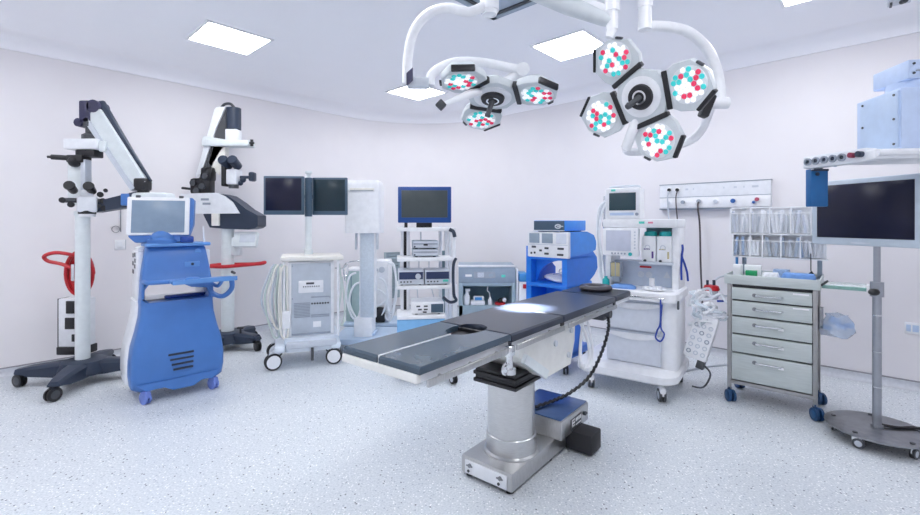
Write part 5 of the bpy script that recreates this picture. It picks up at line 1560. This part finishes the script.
# ------------------------------------------------------------------ surgical lamps
def lamp_head(t, xf, angles, skews, seed):
    rr = random.Random(seed)
    # hub: hexagonal face, local +z is the light direction
    hub = []
    for i in range(8):
        a = R(angles[0] + 45 * i + 22.5)
        hub.append((0.165 * math.cos(a), 0.165 * math.sin(a)))
    m = M(xf)
    m.loft([[(x * 0.55, y * 0.55, -0.10) for x, y in hub], [(x * 0.97, y * 0.97, -0.05) for x, y in hub], [(x, y, -0.012) for x, y in hub], [(x * 0.97, y * 0.97, 0.0) for x, y in hub]], smooth=False)
    hb = part(t, 'hub', 'lamp_grey', m)
    part(hb, 'hub_ring', 'lamp_white', M(xf).ring((0, 0, 0.0), (0, 0, 0.006), 0.115, 0.07, 32))
    part(hb, 'handle_socket', 'black', M(xf).cyl((0, 0, 0.0), (0, 0, 0.022), 0.075, 0.068, n=28))
    part(hb, 'socket_rim', 'chrome', M(xf).torus((0, 0, 0.022), 0.036, 0.006, 24, 6) if False else M(xf).ring((0, 0, 0.02), (0, 0, 0.028), 0.04, 0.03, 24))
    part(hb, 'sterile_handle', 'dark_grey', M(xf).cyl((0, 0, 0.02), (-0.025, -0.03, 0.10), 0.018, 0.015, n=14).cyl((-0.025, -0.03, 0.10), (-0.03, -0.036, 0.115), 0.02, 0.016, n=14))
    for ang, sk in zip(angles, skews):
        pf = xf @ Matrix.Rotation(R(ang), 4, 'Z') @ Matrix.Translation((0.15, 0, 0)) @ Matrix.Rotation(R(-7), 4, 'Y')
        out = [(0.0, -0.10), (0.0, 0.10), (0.05, 0.128), (0.135, 0.140), (0.243, 0.050), (0.228, -0.045), (0.15, -0.128), (0.05, -0.128)]
        if sk < 0:
            out = [(x, -y) for x, y in out][::-1]
        cx = 0.12
        m = M(pf)
        m.loft([[(cx + (x - cx) * 0.72, y * 0.72, -0.075) for x, y in out], [(cx + (x - cx) * 0.98, y * 0.98, -0.04) for x, y in out], [(x, y, -0.010) for x, y in out], [(cx + (x - cx) * 0.97, y * 0.97, 0.0) for x, y in out]], smooth=False)
        pt = part(t, 'petal', 'lamp_grey', m)
        part(pt, 'joint_bar', 'black', M(pf).bx(-0.016, 0.014, -0.105, 0.105, -0.03, 0.01, 0.006))
        part(pt, 'end_grip', 'black', M(pf @ Matrix.Translation((0.189, sk * 0.095, 0)) @ Matrix.Rotation(sk * R(50), 4, 'Z')).bx(-0.006, 0.014, -0.066, 0.066, -0.034, 0.004, 0.006))
        part(pt, 'side_key', 'dark_grey', M(pf @ Matrix.Translation((0.19, -sk * 0.09, 0)) @ Matrix.Rotation(-sk * R(47), 4, 'Z')).bx(-0.004, 0.008, -0.02, 0.02, -0.014, 0.003))
        part(pt, 'led_tray', 'led_back', M(pf).cyl((0.118, 0, -0.002), (0.118, 0, 0.004), 0.099, n=28))
        cells = {'led_white': M(pf), 'led_teal': M(pf), 'led_red': M(pf)}
        s = 0.0305
        pool = []
        for i in range(-3, 4):
            for j in range(-3, 4):
                x = i * s + (j % 2) * s / 2
                y = j * s * 0.866
                if math.hypot(x, y) < 0.088:
                    pool.append((x, y))
        kinds = (['led_white'] * 5 + ['led_teal'] * 3 + ['led_red'] * 3) * 5
        kinds = kinds[:len(pool)]
        rr.shuffle(kinds)
        for (x, y), k in zip(pool, kinds):
            cells[k].cyl((0.118 + x, y, 0.003), (0.118 + x, y, 0.009), 0.015, 0.012, n=9)
        for k, mm in cells.items():
            part(pt, {'led_white': 'white_lenses', 'led_teal': 'teal_lenses', 'led_red': 'red_lenses'}[k], k, mm, kind='stuff')


def curved(m, pts, r, n=12, sub=8):
    return m.tube(pts, r, n, sub=sub)


# main lamp: head turned to the viewer
MC = Vector((1.034, 2.57, 2.214))
nrm = Matrix.Rotation(R(-27), 3, 'Z') @ (Vector((0, 0, 1.5)) - MC).normalized() + Vector((0, 0, -0.06))
xf = basis(nrm, (1, -0.9, 0), MC)
t1 = thing('surgical_lamp', 'large four-petal surgical lamp head turned towards the viewer', 'surgical lamp', 0.18, 2.75, ZH)
loc = Matrix.Translation((-0.18, -2.75, -ZH))
lamp_head(t1, loc @ xf, (118, 4, 286, 196), (1, -1, 1, -1), 4)


def wp(u, v, Y):
    """room point seen at picture position u,v at depth Y, relative to the lamp mount"""
    return Vector(((u - 460) / 450 * Y - 0.18, Y - 2.75, 1.5 - (v - 222) / 450 * Y - ZH))


m = M()
m.tube([wp(645, 26, 2.55), wp(668, 27, 2.60), wp(690, 33, 2.66), wp(708, 50, 2.70), wp(718, 75, 2.72), wp(721, 101, 2.70)], 0.030, 12, sub=8)
gm = part(t1, 'gimbal_arm', 'lamp_white', m)
part(gm, 'gimbal_pivot', 'lamp_white', M().cyl(wp(727, 103, 2.70), wp(700, 103, 2.68), 0.035, n=16))
part(gm, 'pivot_bracket', 'black', M().bx(-0.02, 0.02, -0.03, 0.03, -0.06, 0.06, 0.01, rot=Matrix.Rotation(R(20), 4, 'Y')) if False else M(Matrix.Translation(wp(707, 106, 2.64)) @ Matrix.Rotation(R(22), 4, 'Y')).bx(-0.025, 0.025, -0.03, 0.03, -0.07, 0.07, 0.012))
part(t1, 'yoke', 'lamp_white', M().tube([wp(712, 104, 2.78), wp(703, 128, 2.80), wp(688, 142, 2.80), wp(655, 150, 2.80), wp(630, 152, 2.76), wp(626, 148, 2.72)], 0.024, 10, sub=6).tube([wp(626, 148, 2.72), wp(633, 130, 2.66), wp(641, 112, 2.66)], 0.03, 10, sub=5))
part(t1, 'drop_post', 'lamp_white', M().cyl(wp(645, 30, 2.55), wp(645, -14, 2.55), 0.036, n=18).cyl(wp(645, 8, 2.55), wp(645, -14, 2.55), 0.041, n=18))
part(t1, 'link_arm', 'lamp_white', M().cyl(wp(645, -12, 2.55), wp(612, -12, 2.50), 0.04, n=16))
part(t1, 'elbow', 'lamp_white', M().cyl(wp(612, -14, 2.50), wp(612, 30, 2.50), 0.032, n=16).cyl(wp(612, 30, 2.5), wp(609, 38, 2.5), 0.03, 0.02, n=16).cyl(wp(612, -14, 2.50), wp(612, 12, 2.50), 0.042, n=16))
a = wp(612, 22, 2.50); b = Vector((0.03, -0.02, 2.99 - ZH))
d = (a - b).normalized()
sa = part(t1, 'spring_arm', 'lamp_grey', M().tube([b, b + (a - b) * 0.3, b + (a - b) * 0.65, a - d * 0.05, a], [0.035, 0.05, 0.055, 0.04, 0.03], 12))
part(sa, 'upper_arm', 'lamp_white', M().tube([b + Vector((0, 0, 0.05)), a + Vector((0, 0, 0.05))], 0.03, 10))
part(sa, 'arm_seam', 'mid_grey', M().tube([b + (a - b) * 0.25 + Vector((0, -0.045, 0.01)), b + (a - b) * 0.62 + Vector((0, -0.05, 0.0))], 0.006, 6))
part(t1, 'ceiling_flange', 'lamp_white', M().lathe([(0.16, -0.05), (0.17, 0.0)], (0, 0), 28))
part(t1, 'mount_tube', 'lamp_white', M().cyl((0, 0, 0.0), (0, 0, 2.93 - ZH), 0.055, n=20))

# smaller lamp
SCN = Vector((0.20, 2.75, 2.262))
n2 = Vector((-0.04, -0.26, -0.965)).normalized()
xf2 = basis(n2, (1, 0, 0), SCN)
t2 = thing('surgical_lamp', 'smaller surgical lamp tilted down on a curved white arm', 'surgical lamp', 0.18, 2.75, 2.79)
loc2 = Matrix.Translation((-0.18, -2.75, -2.79))
lamp_head(t2, loc2 @ xf2, (15, 257, 137), (1, 1, -1), 9)


def wq(u, v, Y):
    return wp(u, v, Y) + Vector((0, 0, ZH - 2.79))


part(t2, 'swivel', 'lamp_white', M().cyl((0, 0, 0.13), (0, 0, 0.0), 0.058, n=20).cyl((0, 0, 0.0), (0, 0, -0.025), 0.05, 0.045, n=20))
ca = part(t2, 'curved_arm', 'lamp_white', M().tube([(0, 0, 0.05), wq(470, 12, 2.70), wq(448, 8, 2.72), wq(428, 14, 2.74), wq(414, 31, 2.76), wq(408, 55, 2.77), wq(407, 84, 2.77)], 0.030, 12, sub=8))
jb = part(t2, 'joint_box', 'light_grey', M(Matrix.Translation(wq(418, 83, 2.77))).bx(-0.068, 0.068, -0.035, 0.035, -0.032, 0.028, 0.01))
part(jb, 'badge', 'navy_purple', M(Matrix.Translation(wq(410, 78, 2.73))).prism([(-0.02, -0.05), (0.018, -0.015), (0.018, 0.06), (-0.02, 0.025)], 'y', -0.015, 0.0))
part(t2, 'second_arm', 'lamp_white', M().tube([wq(430, 86, 2.77), wq(431, 76, 2.78), wq(440, 68, 2.80), wq(458, 62, 2.83), wq(485, 63, 2.87), wq(520, 70, 2.90)], 0.030, 12, sub=8))
part(t2, 'ball_joint', 'lamp_white', M().cyl(wq(523, 69, 2.85), wq(523, 69, 2.96), 0.042, n=20))
part(t2, 'yoke', 'lamp_white', M().tube([wq(521, 72, 2.92), wq(508, 80, 2.90), wq(498, 85, 2.86), wq(494, 92, 2.80)], 0.032, 10, sub=5))
part(t2, 'rear_wing', 'lamp_white', M().tube([wq(480, 92, 2.66), wq(470, 94, 2.62), wq(458, 99, 2.60), wq(445, 104, 2.58)], [0.022, 0.026, 0.022, 0.014], 10, sub=5))
part(t2, 'wing_knob', 'dark_grey', M(Matrix.Translation(wq(441, 105, 2.58)) @ Matrix.Rotation(R(45), 4, 'Y')).bx(-0.024, 0.024, -0.015, 0.015, -0.024, 0.024, 0.005))
# light thrown by the smaller lamp onto the table
ld = bpy.data.lights.new('lamp_beam', 'SPOT')
ld.energy = 5500
ld.spot_size = R(15)
ld.spot_blend = 0.6
ld.shadow_soft_size = 0.08
ld.color = (1.0, 0.99, 0.97)
lo = bpy.data.objects.new('lamp_beam', ld)
COL.objects.link(lo)
lo.parent = t2
src = SCN + n2 * 0.03
tgt = Vector((0.43, 2.96, 0.94))
lo.location = (src - Vector((0.18, 2.75, 2.79)))
lo.rotation_euler = (tgt - src).to_track_quat('-Z', 'Y').to_euler()

# mains cord lying on the floor between the machine and the wall
m = M().tube([(1.95, 4.30, 0.012), (2.10, 4.42, 0.012), (2.35, 4.55, 0.012), (2.62, 4.66, 0.012), (2.85, 4.70, 0.012), (3.1, 4.68, 0.012)], 0.010, 6, sub=6)
one('floor_cord', 'thin grey cord lying on the floor behind the perforated rack', 'cord', 'light_grey', m)
